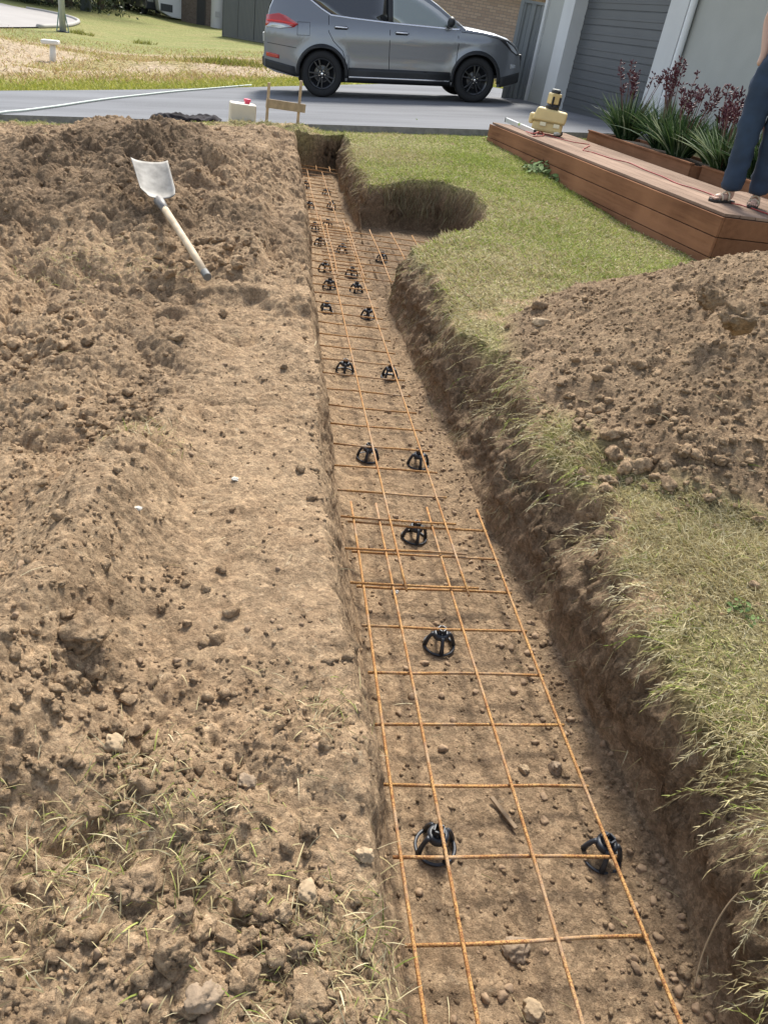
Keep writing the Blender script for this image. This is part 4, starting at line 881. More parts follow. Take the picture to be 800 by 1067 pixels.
# ================================================================== flowering clumps
M['leafmix'] = blade_material('strap_leaves', .45, .2)
def clump(label, p, h, rad, nl, nf, seed, pale=0.0):
    rr = np.random.default_rng(seed); root = empty('kangaroo_paw', p); tag(root, label, 'plant', 'flowering clumps along the garage wall')
    def strips(P, Dr, L, Wd, bend, col, nm, parent):
        V = []; Fq = []; C = []; 
        for i in range(len(P)):
            side = np.cross(Dr[i], rr.normal(size=3)); side /= np.linalg.norm(side); b = len(V); K = 6
            for k in range(K):
                t = k/(K-1); c = P[i]+Dr[i]*L[i]*t+np.array([Dr[i][0], Dr[i][1], -.6])*bend[i]*L[i]*t*t*.8; w_ = Wd[i]*(1-t**2.2)*.5+.0006
                V += [c-side*w_, c+side*w_]; C += [col[i]]*2
            for k in range(K-1): Fq.append((b+2*k, b+2*k+1, b+2*k+3, b+2*k+2))
        return link(nm, np_mesh(nm, np.array(V), np.array(Fq), np.array(C), M['leafmix'], smooth=True), parent=parent)
    a = rr.random(nl)*2*PI; s = np.abs(rr.normal(.45, .3, nl)); D = np.stack([np.cos(a)*s, np.sin(a)*s, np.ones(nl)], -1); D /= np.linalg.norm(D, axis=1)[:, None]
    P = np.stack([np.cos(a)*rr.random(nl)*rad*.35, np.sin(a)*rr.random(nl)*rad*.35, np.zeros(nl)], -1); L = h*rr.uniform(.55, 1.0, nl)
    g = np.array([(.035, .075, .025), (.06, .11, .035), (.025, .055, .022), (.10, .15, .06)])[rr.integers(0, 4, nl)]; pl = rr.random(nl) < .10+pale; g = np.where(pl[:, None], np.array([.30, .36, .22])*rr.uniform(.7, 1.1, (nl, 1)), g)
    strips(P, D, L, rr.uniform(.012, .022, nl), rr.uniform(.1, .7, nl), g, 'leaves', root)
    for k in range(nf):
        a_ = rr.random()*2*PI; s_ = abs(rr.normal(.18, .16)); d = Vector((math.cos(a_)*s_, math.sin(a_)*s_, 1)).normalized(); b0 = Vector((math.cos(a_), math.sin(a_), 0))*rad*.25*rr.random(); hh = h*rr.uniform(.85, 1.40); tip = b0+d*hh
        bm = bmesh.new(); tube(bm, [b0, b0+d*hh*.5+Vector((0, 0, .01)), tip], .004, 5, [.005, .004, .003]); st_ = fin('flower_stem', bm, MS['stem'], root, smooth=True)
        bm = bmesh.new()
        for j in range(rr.integers(12, 22)):
            q = tip-d*rr.uniform(0, .22)*hh; v = Vector(rr.normal(size=3)).normalized(); v.z = abs(v.z)*.7+.2; v.normalize(); e = q+v*rr.uniform(.015, .045)
            beam(bm, q, e, .002, 4, .003); beam(bm, e, e+v*.020+Vector((0, 0, .004)), .009, 5, .005)
        fin('flowers', bm, MS['flower'], st_)
MS = {'stem': mat('red_stem', (.14, .05, .04), .6), 'flower': mat('dark_red_flower', (.075, .012, .022), .6, var=.3, vscale=40)}
def dp(px, py, s_in):       # on planter strip: choose by pixel along the strip
    t, s = dcoord(at(px, py, DZ)); return dframe(t, PS+s_in, DZ+.08)
for i, (px, py, si, h, r_, nl, nf, pale, lb) in enumerate(((632, 150, .30, .60, .34, 420, 11, 0, 'leftmost dark green strappy clump with red flowers, against the garage door'), (655, 159, .42, .66, .36, 450, 16, .06, 'strappy clump with the tallest red flower stems, left of the white column'),
        (676, 167, .30, .55, .36, 430, 14, .12, 'strappy clump with pale arching leaves in front of the white column'), (694, 174, .48, .56, .34, 380, 16, .02, 'strappy clump with red flowers below the downpipe'), (715, 182, .28, .52, .36, 460, 10, .30, 'pale leaved strappy clump right of the downpipe'),
        (736, 189, .45, .62, .36, 430, 20, .08, 'dense red flowered clump just left of the standing legs'), (775, 203, .45, .52, .34, 320, 8, .1, 'strappy clump behind the standing legs'))):
    clump(lb, dp(px, py, si), h, r_, nl, nf, 40+i, pale)
# ================================================================== small things on the deck
M['yellow'] = mat('yellow_plastic', (.66, .51, .23), .5, var=.08, vscale=6)
def case():
    p = at(568, 139.5, DZ); root = empty('tool_case', (p.x, p.y, DZ), (0, 0, -.35)); root.scale = (.88, .88, .82); tag(root, 'yellow moulded plastic tool case standing on the far end of the deck', 'tool case')
    bm = bmesh.new(); bx(bm, -.20, .20, -.10, .10, .02, .16); fin('lower_shell', bm, M['yellow'], root, bevel=.035, seg=3)
    bm = bmesh.new(); v = [bm.verts.new(c) for c in ((-.225, -.11, .155), (.225, -.11, .155), (.225, .11, .155), (-.225, .11, .155), (-.17, -.09, .33), (.225, -.09, .305), (.225, .09, .305), (-.17, .09, .33))]
    for f in ((0,3,2,1),(4,5,6,7),(0,1,5,4),(1,2,6,5),(2,3,7,6),(3,0,4,7)): bm.faces.new([v[i] for i in f])
    bx(bm, -.26, -.19, -.07, .07, .10, .24); fin('upper_shell', bm, M['yellow'], root, bevel=.03, seg=3)
    bm = bmesh.new(); bx(bm, -.215, .215, -.113, .113, .150, .160); fin('seam', bm, mat('case_seam', (.35, .25, .10), .6), root)
    bm = bmesh.new(); bx(bm, -.10, -.02, -.125, -.10, .10, .15); bx(bm, .08, .16, -.125, -.10, .10, .15); fin('latch', bm, mat('pale_latch', (.8, .74, .5), .4), root, bevel=.006)
    q = root.matrix_world if False else None
    top = empty('laser_level', (p.x+.01, p.y+.01, DZ+.262), (0, 0, .2)); tag(top, 'yellow and black laser level standing on the yellow case', 'laser level')
    bm = bmesh.new(); lathe(bm, [(0, 0), (.075, 0), (.08, .03), (.06, .05), (0, .05)], 20); fin('base', bm, M['clad'], top, smooth=False)
    bm = bmesh.new(); bx(bm, -.065, .065, -.055, .055, .05, .165); fin('housing', bm, M['yellow'], top, bevel=.015)
    for sx in (-1, 1): bm = bmesh.new(); bx(bm, sx*.045-.012, sx*.045+.012, -.068, -.054, .04, .13); fin('guard', bm, M['clad'], top, bevel=.004)
    bm = bmesh.new(); lathe(bm, [(.035, .165), (.055, .168), (.05, .195), (.0, .20)], 16); fin('rotor_head', bm, M['clad'], top)
    bm = bmesh.new(); bx(bm, -.035, .035, -.035, .035, .196, .206); fin('cap', bm, mat('pale_cap', (.7, .68, .6), .5), top, bevel=.004)
case()
def cable(name, pts, r, m, label, cat):
    bm = bmesh.new(); tube(bm, smooth_pts(pts, 8), r, 6); o = fin(name, bm, m, smooth=True); tag(o, label, cat); return o
M['redcable'] = mat('red_cable', (.36, .045, .035), .5)
M['alu'] = mat('aluminium', (.66, .68, .70), .35, metal=.7)
def onDeck(px, py): p = at(px, py, DZ+.006); return p
cable('power_cord', [onDeck(*p) for p in ((560, 139), (568, 140), (585, 145), (600, 148.5), (614, 151), (607, 156), (618, 159), (640, 166), (655, 169.5), (672, 177), (690, 184), (705, 191), (722, 196), (738, 201.5), (760, 211), (775, 214.5), (800, 223))], .005, M['redcable'], 'thin red power cord running along the deck to the feet', 'cord')
def tangle():
    pts = []
    e = [(548, 137, DZ+.01), (556, 139, DZ+.03), (563, 137, DZ+.02), (566, 141, DZ+.01), (556, 142, DZ+.006)]
    P = [at(x, y, z) for x, y, z in e]
    for k in range(9):
        t = k/8; z = DZ-.02-.20*t; P.append(at(553-14*t+4*math.sin(k*2.2), 143+12*t, z))
    g = P[-1]; g.z = gz(g.x, g.y)+.02
    for k in range(14): a = k*.9; P.append(Vector((g.x-.05+.10*math.cos(a), g.y-.02+.09*math.sin(a), gz(g.x, g.y)+.02+.004*k)))
    return P
cable('extension_lead', tangle(), .006, M['redcable'], 'red extension lead tangled over the deck edge onto the grass', 'lead')
def spirit():
    a = at(527, 124.5, DZ+.03); b = at(557, 137.5, DZ+.03); d = (b-a); L = d.length; ang = math.atan2(d.y, d.x)
    root = empty('spirit_level', (a.x, a.y, DZ+.002), (0, 0, ang)); tag(root, 'silver spirit level lying along the deck edge beside the yellow case', 'spirit level')
    bm = bmesh.new(); bx(bm, 0, L, -.012, .012, 0, .05); fin('beam', bm, M['alu'], root, bevel=.002)
    for t in (0, L-.012): bm = bmesh.new(); bx(bm, t-.004, t+.016, -.014, .014, -.001, .052); fin('end_cap', bm, M['clad'], root, bevel=.002)
    bm = bmesh.new(); bx(bm, L*.5-.03, L*.5+.03, -.013, .013, .025, .051); fin('vial', bm, mat('vial_green', (.35, .5, .1), .2), root)
    p = at(580, 142.5, DZ); r2 = empty('torch', (p.x, p.y, DZ+.03), (0, 0, .8)); tag(r2, 'small white and black tool lying on the deck below the case', 'hand tool')
    bm = bmesh.new(); tube(bm, [(-.08, 0, 0), (.0, 0, .0), (.04, 0, 0)], .022, 10, [.016, .020, .024]); fin('grip', bm, mat('pale_tool', (.62, .6, .5), .5), r2, smooth=True)
    bm = bmesh.new(); beam(bm, (.04, 0, 0), (.08, 0, 0), .028, 12); fin('head', bm, M['clad'], r2, bevel=.004)
spirit()
# ================================================================== batter boards, box, cloth, hose
M['peg'] = mat('raw_pine', (.42, .31, .19), .75, var=.2, vscale=12, bump=.001, bscale=40)
def hurdle():
    a = at(277.5, 132, gz(-.07, 10.35)); b = at(310, 130.5, gz(.3, 10.4)); za, zb_ = gz(a.x, a.y), gz(b.x, b.y)
    root = empty('profile_board', (a.x, a.y, za)); tag(root, 'timber profile board on two pegs at the far end of the trench', 'profile board')
    d = Vector((b.x-a.x, b.y-a.y, 0)); L = d.length; ang = math.atan2(d.y, d.x)
    def hh(base, py): 
        Z = np.linspace(0, 1, 400); best = min(Z, key=lambda z: abs(prj((base.x, base.y, base.z+z))[1]-py)); return best
    for q, top in ((Vector((a.x, a.y, za)), 85), (Vector((b.x, b.y, zb_)), 83)):
        H = hh(q, top); l_ = q-Vector((a.x, a.y, za)); bm = bmesh.new(); bx(bm, l_.x-.017, l_.x+.017, l_.y-.017, l_.y+.017, l_.z-.3, l_.z+H-.01); fin('peg', bm, M['peg'], root, bevel=.003)
    ht = hh(Vector((a.x, a.y, za)), 107)
    bm = bmesh.new(); bx(bm, -.06, L+.06, -.042, -.020, ht-.05, ht+.045, Matrix.Rotation(ang, 4, 'Z') @ Matrix.Rotation(.05, 4, 'Y')); fin('cross_board', bm, M['peg'], root, bevel=.003)
def prj(p):
    v = np.array(p)-np.array([0, 0, CAMH]); z = v@FW; return 400+FPX*(v@XW)/z, 533.5-FPX*(v@UW)/z
hurdle()
def box():
    p = at(252, 131.5, gz(-.33, 10.4)); root = empty('container', (p.x, p.y, gz(p.x, p.y)-.01), (0, 0, .15)); tag(root, 'cream plastic container with a pink cap at the slab edge', 'container')
    bm = bmesh.new(); bx(bm, -.15, .15, -.10, .10, 0, .25); fin('tub', bm, mat('cream_plastic', (.62, .56, .44), .55, var=.06), root, bevel=.015)
    bm = bmesh.new(); lathe(bm, [(.0, .245), (.03, .245), (.03, .27), (.042, .275), (.04, .30), (0, .302)], 16, Matrix.Translation((.05, 0, 0))); fin('cap', bm, mat('pink_cap', (.75, .07, .14), .4), root)
box()
def cloth():
    p = at(193, 127.5, float(drive_z(-1.05, 10.85))); n, mth = 70, 30; V = []
    rr = np.random.default_rng(3)
    for j in range(mth):
        for i in range(n):
            u = i/(n-1)*2-1; v = j/(mth-1)*2-1; e = max(0, 1-u*u)*max(0, 1-v*v); 
            V.append((u*.42+.03*v, v*.15+.04*math.sin(u*4), .012+e**.45*(.05+.09*mnoise.noise(Vector((u*2.6, v*1.4, 1)))+.05*abs(mnoise.noise(Vector((u*5+v*2, v*2.5, 5))))+.05*math.exp(-((u-.85)/.12)**2))))
    V = np.array(V); i = np.arange(n*mth).reshape(mth, n); Fq = np.stack([i[:-1, :-1], i[:-1, 1:], i[1:, 1:], i[1:, :-1]], -1).reshape(-1, 4)
    me = np_mesh('jacket', V, Fq, None, mat('dark_cloth', (.010, .007, .010), .95, var=.4, vscale=9)); o = link('jacket', me, loc=(p.x, p.y, p.z+.012), rot=(0, -.11, .12)); s_ = o.modifiers.new('s', 'SOLIDIFY'); s_.thickness = .012
    tag(o, 'crumpled dark jacket lying on the edge of the driveway', 'jacket')
cloth()
def dplane(px, py, dz=.03):
    d = ray(px, py); t = 3.
    while t < 60:
        p = (d[0]*t, d[1]*t, CAMH+d[2]*t)
        if p[2] < float(drive_z(p[0], p[1]))+dz: break
        t += .01
    return Vector(p)
cable('hose', [dplane(*p) for p in ((-60, 128), (0, 117.5), (25, 115), (60, 110.5), (90, 106), (120, 102), (150, 98.7), (180, 95.5), (215, 92.5), (262, 88.6))], .014, mat('pale_green_hose', (.50, .56, .50), .45), 'pale green garden hose lying across the driveway', 'hose')
# ================================================================== weeds
M['weed'] = mat('weed_leaf', (.12, .18, .05), .85, var=.3, vscale=30)
def weed(label, px, py, z, size, n, spread, seed):
    rr = np.random.default_rng(seed); p = at(px, py, z); z0 = gz(p.x, p.y); p = at(px, py, z0); root = empty('weed', (p.x, p.y, gz(p.x, p.y))); tag(root, label, 'weed', 'broad leaved weeds in the lawn')
    bm = bmesh.new(); bs = bmesh.new()
    for k in range(n):
        a = rr.random()*6.28; r_ = spread*rr.random()**.6; c = Vector((math.cos(a)*r_, math.sin(a)*r_, size*rr.uniform(.3, 1.5)*(1.2-r_/spread))); b0 = c*.15; b0.z = 0; beam(bs, b0, c, .0016, 4, .001)
        nrm = Vector((math.cos(a)*.5+rr.normal()*.3, math.sin(a)*.5+rr.normal()*.3, 1)).normalized(); q = nrm.to_track_quat('Z', 'Y'); th = rr.random()*6.28; L_ = size*rr.uniform(.5, 1.0)
        vs_ = [bm.verts.new(c+q @ (Matrix.Rotation(th, 3, 'Z') @ Vector((L_*x, L_*y, L_*z_)))) for x, y, z_ in ((0, 0, 0), (.3, .28, .05), (.7, .26, .02), (1, 0, -.08), (.7, -.26, .02), (.3, -.28, .05), (.5, 0, -.04))]
        for i in range(6): bm.faces.new((vs_[i], vs_[(i+1) % 6], vs_[6]))
    fin('leaves', bm, M['weed'], root); fin('stems', bs, M['weed'], root)
weed('broad leaved weed low in the grass at the right, near the cut bank', 715, 752, .36, .022, 22, .05, 1)
weed('leafy weed against the deck fascia below the yellow case', 572, 166, .5, .085, 170, .26, 2)
weed('leafy weed in the grass by the far corner of the deck', 520, 146, .6, .05, 60, .2, 3)
weed('bushy weed at the fascia just left of the leafy one', 592, 178, .5, .075, 120, .18, 4)
weed('weed growing at the driveway edge beside the lawn', 432, 131, .45, .05, 60, .2, 5)
# ================================================================== background things
def brickmat(name, c1, c2, mortar):
    m = mat(name, rough=.85); n, l, b = nodes_of(m); tc = n.new('ShaderNodeTexCoord'); mp = n.new('ShaderNodeMapping'); mp.inputs['Rotation'].default_value = (PI/2, 0, 0); l.new(tc.outputs['Object'], mp.inputs[0])
    br = n.new('ShaderNodeTexBrick'); br.inputs['Scale'].default_value = 1; br.inputs['Brick Width'].default_value = .24; br.inputs['Row Height'].default_value = .086; br.inputs['Mortar Size'].default_value = .010
    br.inputs['Color1'].default_value = (*c1, 1); br.inputs['Color2'].default_value = (*c2, 1); br.inputs['Mortar'].default_value = (*mortar, 1); l.new(mp.outputs[0], br.inputs['Vector']); l.new(br.outputs[0], b.inputs['Base Color']); return m
M['brick1'] = brickmat('brown_brick', (.13, .095, .08), (.20, .15, .125), (.17, .15, .13)); M['brick2'] = brickmat('tan_brick', (.27, .20, .16), (.35, .27, .215), (.20, .17, .15))
M['fence'] = mat('dark_fence_steel', (.085, .092, .098), .5); M['fence2'] = mat('grey_fence_steel', (.17, .185, .19), .5)
def local(o, p0, ang): o.location = p0; o.rotation_euler = (0, 0, ang)
def fence(label, a, b, h, m, pitch=.19, posts=2.4):
    a, b = Vector(a), Vector(b); d = b-a; L = math.hypot(d.x, d.y); root = empty('steel_fence', a, (0, -math.atan2(d.z, L), math.atan2(d.y, d.x))); tag(root, label, 'fence', 'steel panel fences beyond the driveway')
    bm = bmesh.new(); xs = []; n = int(L/pitch)
    for k in range(n+1): x = k*pitch; xs += [(x, 0), (x+pitch*.35, 0), (x+pitch*.5, .035), (x+pitch*.85, .035)]
    A = [bm.verts.new((x, y, 0)) for x, y in xs]; B = [bm.verts.new((x, y, h)) for x, y in xs]
    for i in range(len(xs)-1): bm.faces.new((A[i], A[i+1], B[i+1], B[i]))
    o = fin('panel', bm, m, root); s_ = o.modifiers.new('s', 'SOLIDIFY'); s_.thickness = .008
    k = 0
    while k*posts <= L+.1: bm = bmesh.new(); bx(bm, k*posts-.035, k*posts+.035, -.03, .06, 0, h+.03); fin('post', bm, m, root); k += 1
    for z in (0.02, h): bm = bmesh.new(); bx(bm, 0, L, -.025, .058, z, z+.045); fin('rail', bm, m, root)
fence('dark grey ribbed steel fence beside the brown brick house', rt(232, 38), rt(290, 48), 1.8, M['fence'])
f0 = Vector((GO.x, GO.y, 0))+GD*(gl(544.4, 105)[0]+.1)-GN*.35; f0.z = .5
pr_ = at(529, 100, .5); f1 = Vector((f0.x-.62, f0.y+.3, .5))
fence('short grey ribbed steel side fence between the car bonnet and the garage', f1, f0, 1.85, M['fence2'], posts=.62)
def brick_house_left():
    a = rt(189, 22); b = rt(262, 32); d = b-a; L = math.hypot(d.x, d.y)+9; ang = math.atan2(d.y, d.x); root = empty('brick_house', (a.x, a.y, a.z-.2), (0, 0, ang)); tag(root, 'brown brick house behind the dark fence at upper left', 'house')
    bm = bmesh.new(); bx(bm, 0, L, 0, 9, 0, 2.9); fin('wall', bm, M['brick1'], root)
    bm = bmesh.new(); bx(bm, -.5, L+.5, -.5, 9.5, 2.91, 3.1); fin('eaves', bm, mat('dark_eaves', (.07, .07, .07), .6), root)
    bm = bmesh.new(); v = [bm.verts.new(p) for p in ((-.5, -.5, 3.1), (L+.5, -.5, 3.1), (L+.5, 9.5, 3.1), (-.5, 9.5, 3.1), (4, 4.5, 4.9), (L-4, 4.5, 4.9))]
    for f in ((0, 1, 5, 4), (1, 2, 5), (2, 3, 4, 5), (3, 0, 4)): bm.faces.new([v[i] for i in f])
    fin('roof', bm, mat('tile_roof', (.10, .095, .09), .7, var=.1, vscale=4), root)
    sc = (rt(220, 27)-a); x = Vector((sc.x, sc.y)).length*.80
    bm = bmesh.new(); bx(bm, x-.45, x+.45, -.06, -.005, .15, 2.2); dr = fin('door', bm, mat('dark_screen_door', (.04, .04, .045), .6), root); bm = bmesh.new(); bx(bm, x-.52, x+.52, -.04, -.002, .15, 2.28); fin('frame', bm, mat('door_frame', (.10, .09, .08), .6), dr)
    bm = bmesh.new(); bx(bm, L-5, L-3.2, -.05, -.005, 1.0, 2.3); wn = fin('window', bm, M['glass'], root)
    q = rt(226.5, 29.5); hw = empty('water_heater', (q.x, q.y, q.z)); tag(hw, 'pale cylindrical hot water unit against the brown brick wall', 'water heater')
    bm = bmesh.new(); lathe(bm, [(0, 0), (.42, 0), (.42, 1.75), (.36, 1.85), (0, 1.88)], 24); o = fin('tank', bm, mat('tank_grey', (.42, .42, .42), .5), hw, smooth=True); o.modifiers.new('e', 'EDGE_SPLIT')
    bm = bmesh.new(); tube(bm, [(.2, -.3, 1.85), (.2, -.3, 2.15), (.05, 0, 2.2)], .04, 8); fin('flue_pipe', bm, M['alu'], hw, smooth=True)
    bm = bmesh.new(); bx(bm, -.12, .12, -.46, -.40, .6, .9); fin('access_panel', bm, mat('panel_grey', (.3, .3, .3), .5), hw)
brick_house_left()
def brick_house_mid():
    # long wall seen over the bonnet
    y0 = 31.0; x0, x1 = -1.2, 14.0; z = .2; root = empty('brick_house', (x0, y0, z-.6), (0, 0, -.13)); tag(root, 'tan brick house wall seen over the bonnet of the car', 'house')
    L = x1-x0; bm = bmesh.new(); bx(bm, 4.2, L, 0, 9, 0, 3.6); fin('wall', bm, M['brick2'], root)
    bm = bmesh.new(); bx(bm, 3.7, L+.5, -.5, 9.5, 3.61, 3.8); fin('eaves', bm, mat('eaves_pale', (.45, .45, .44), .6), root)
    bm = bmesh.new(); v = [bm.verts.new(p) for p in ((3.7, -.5, 3.8), (L+.5, -.5, 3.8), (L+.5, 9.5, 3.8), (3.7, 9.5, 3.8), (7, 4.5, 5.4), (L-4, 4.5, 5.4))]
    for f in ((0, 1, 5, 4), (1, 2, 5), (2, 3, 4, 5), (3, 0, 4)): bm.faces.new([v[i] for i in f])
    fin('roof', bm, mat('roof_dark', (.08, .08, .085), .6), root)
brick_house_mid()
def pole():
    p = rt(66, 33.5); root = empty('lamp_post', p); tag(root, 'pale street lamp post standing by the road kerb', 'lamp post')
    bm = bmesh.new(); tube(bm, [(0, 0, -.2), (0, 0, 3), (0, 0, 7)], .11, 14, [.13, .11, .07]); fin('post', bm, mat('galvanised', (.42, .45, .47), .5, metal=.4, var=.1), root, smooth=True)
    bm = bmesh.new(); bx(bm, -.2, .2, -.2, .2, -.1, .04); fin('base_plate', bm, M['clad'], root, bevel=.02)
    for a in (.6, 2.7): bm = bmesh.new(); beam(bm, (.28*math.cos(a), .28*math.sin(a)-.1, -.05), (.08*math.cos(a), .08*math.sin(a)-.08, .9), .022, 6); fin('stay', bm, mat('stay_green', (.15, .27, .24), .6), root)
    bm = bmesh.new(); tube(bm, [(0, 0, 6.9), (.5, 0, 7.3), (1.6, 0, 7.45)], .04, 8); bx(bm, 1.4, 2.0, -.12, .12, 7.40, 7.50); fin('lamp_head', bm, M['alu'], root)
pole()
def marker():
    p = rt(55.5, 64.5); root = empty('service_post', p, (0, .05, 0)); tag(root, 'short white service post with a wide cap on the rough verge', 'post')
    bm = bmesh.new(); tube(bm, [(0, 0, -.1), (0, 0, .4)], .075, 14, [.085, .07]); fin('post', bm, mat('pale_post', (.62, .60, .55), .6), root, smooth=True)
    bm = bmesh.new(); bx(bm, -.21, .21, -.14, .14, .38, .48, Matrix.Rotation(-.12, 4, 'Y')); fin('cap', bm, mat('pale_cap2', (.66, .64, .60), .6), root, bevel=.03)
    p = rt(89.5, 11.5); r2 = empty('bollard', p); tag(r2, 'dark square bollard on the grass in front of the far trees', 'bollard')
    bm = bmesh.new(); bx(bm, -.28, .28, -.2, .2, -.1, 1.15); fin('box', bm, mat('dark_green_box', (.035, .045, .04), .6), r2, bevel=.04); bm = bmesh.new(); bx(bm, -.31, .31, -.23, .23, 1.13, 1.22); fin('lid', bm, mat('box_lid', (.06, .07, .065), .6), r2, bevel=.02)
marker()
def vehicles():
    p = rt(176, 20); q = rt(191, 22); ang = math.atan2(q.y-p.y, q.x-p.x); root = empty('caravan', p, (0, 0, ang)); tag(root, 'white caravan parked beside the brown brick house', 'caravan')
    wm = mat('caravan_white', (.74, .75, .76), .4); bm = bmesh.new(); v = [(-.6, .4), (.2, .12), (5.4, .12), (5.6, 1.0), (5.5, 2.7), (.3, 2.75), (-.5, 1.9), (-.75, 1.1)]
    A = [bm.verts.new((x, 0, z)) for x, z in v]; B = [bm.verts.new((x, 2.3, z)) for x, z in v]; bm.faces.new(A); bm.faces.new(B[::-1])
    for i in range(len(v)): bm.faces.new((A[i], B[i], B[(i+1) % 8], A[(i+1) % 8]))
    fin('body', bm, wm, root, bevel=.06)
    for x0, x1 in ((.75, 1.75), (3.2, 4.4)): bm = bmesh.new(); bx(bm, x0, x1, -.04, -.002, 1.35, 2.05); fin('window', bm, M['glass'], root, bevel=.03)
    bm = bmesh.new(); bx(bm, -.55, .25, -.035, -.002, .42, .85); fin('storage_hatch', bm, mat('hatch_dark', (.05, .055, .06), .5), root)
    for x in (2.4, 3.25): bm = bmesh.new(); lathe(bm, [(0, -.1), (.33, -.1), (.34, .08), (0, .1)], 20, Matrix.Translation((x, .12, .34)) @ Matrix.Rotation(PI/2, 4, 'X')); fin('wheel', bm, M['tyre'], root)
    bm = bmesh.new(); tube(bm, [(2.0, -.01, 1.0), (2.6, -.02, 1.1), (3.1, -.01, .95)], .03, 6); fin('side_stripe', bm, mat('stripe_blue', (.10, .13, .25), .5), root)
    p = rt(152, 15.5); r2 = empty('parked_van', p, (0, 0, ang+.25)); tag(r2, 'dark parked van with a pale windscreen left of the caravan', 'van'); dk = mat('van_dark', (.03, .034, .045), .35, coat=.6)
    bm = bmesh.new(); v = [(-.0, .35), (2.6, .35), (2.9, .6), (2.9, 1.25), (2.5, 2.1), (.2, 2.2), (0, 1.9)]; A = [bm.verts.new((x, 0, z)) for x, z in v]; B = [bm.verts.new((x, 4.4, z)) for x, z in v]; bm.faces.new(A); bm.faces.new(B[::-1])
    for i in range(len(v)): bm.faces.new((A[i], B[i], B[(i+1) % 7], A[(i+1) % 7]))
    fin('body', bm, dk, r2, bevel=.08)
    bm = bmesh.new(); bx(bm, .3, 2.5, -.04, -.003, 1.25, 1.95); fin('windscreen', bm, mat('pale_windscreen', (.45, .47, .5), .1), r2, bevel=.05)
    bm = bmesh.new(); bx(bm, .9, 1.9, -.05, -.004, .62, .80); fin('grille', bm, M['chrome'], r2)
    for x in (.35, 2.45): bm = bmesh.new(); bx(bm, x-.22, x+.22, -.05, -.004, .80, 1.0); fin('headlight', bm, M['lens'], r2, bevel=.03)
    for x in (.25, 2.55):
        for y in (.8, 3.6): bm = bmesh.new(); lathe(bm, [(0, -.11), (.32, -.11), (.33, .1), (0, .11)], 18, Matrix.Translation((x, y, .33)) @ Matrix.Rotation(PI/2, 4, 'Y')); fin('wheel', bm, M['tyre'], r2)
vehicles()
def trees():
    tm = mat('bark', (.16, .13, .10), .9, var=.3, vscale=10); rr = np.random.default_rng(9)
    def tree(p, H, Rr, nl, label, tint):
        root = empty('tree', p); tag(root, label, 'tree', 'trees and scrub along the far side')
        bm = bmesh.new(); tube(bm, [(0, 0, -.2), (.1, 0, H*.3), (-.1, .1, H*.7)], .2, 8, [.24, .17, .08])
        for k in range(5): a = rr.random()*6.28; z = H*rr.uniform(.2, .55); tube(bm, [(0, 0, z), (math.cos(a)*Rr*.4, math.sin(a)*Rr*.4, z+H*.12), (math.cos(a)*Rr*.75, math.sin(a)*Rr*.75, z+H*.25)], .06, 6, [.09, .06, .03])
        fin('trunk', bm, tm, root, smooth=True)
        nc = 26; C = np.stack([rr.normal(0, Rr*.5, nc), rr.normal(0, Rr*.5, nc), H*rr.uniform(.12, .95, nc)], -1); k = rr.integers(0, nc, nl)
        P = C[k]+rr.normal(0, Rr*.22, (nl, 3)); P[:, 2] = np.maximum(P[:, 2], .1); N = rr.normal(size=(nl, 3)); N /= np.linalg.norm(N, axis=1)[:, None]; T = np.cross(N, rr.normal(size=(nl, 3))); T /= np.linalg.norm(T, axis=1)[:, None]; B = np.cross(N, T); s = rr.uniform(.07, .17, (nl, 1))
        V = np.stack([P-T*s, P+B*s*.5, P+T*s, P-B*s*.5], 1).reshape(-1, 3); c = np.array(tint)*rr.uniform(.55, 1.35, (nl, 1)); Fq = np.arange(nl*4).reshape(-1, 4)
        link('crown', np_mesh('crown', V, Fq, np.repeat(c, 4, 0), M['leafmix'], smooth=False), parent=root)
    kinds = [('dark green tree', (.05, .065, .03)), ('olive bushy tree', (.085, .095, .045)), ('grey green tree', (.075, .085, .055)), ('low dark shrub', (.045, .06, .03))]
    pos = ['nearest the lamp post', 'behind the bollard', 'just right of the bollard', 'midway between bollard and dark van', 'left of the dark van', 'behind the dark van', 'behind the gap beside the caravan', 'far left behind the road', 'at the left of the road end']
    for i, px in enumerate((72, 90, 105, 120, 135, 150, 165, 30, 52)):
        kk = kinds[i % 4]; g = rt(px, 9.5-.0*px+(.04*(px-72) if px > 60 else -3)); H = (3.2 if i % 4 == 3 else rr.uniform(6, 9)); d = Vector((g.x, g.y, 0)).normalized()*rr.uniform(0, 6)
        q = g+d; q.z = float(far_z(np.array(q.x), np.array(q.y))); tree(q, H, H*.38+.6, 5200, kk[0]+' '+pos[i], kk[1])
trees()
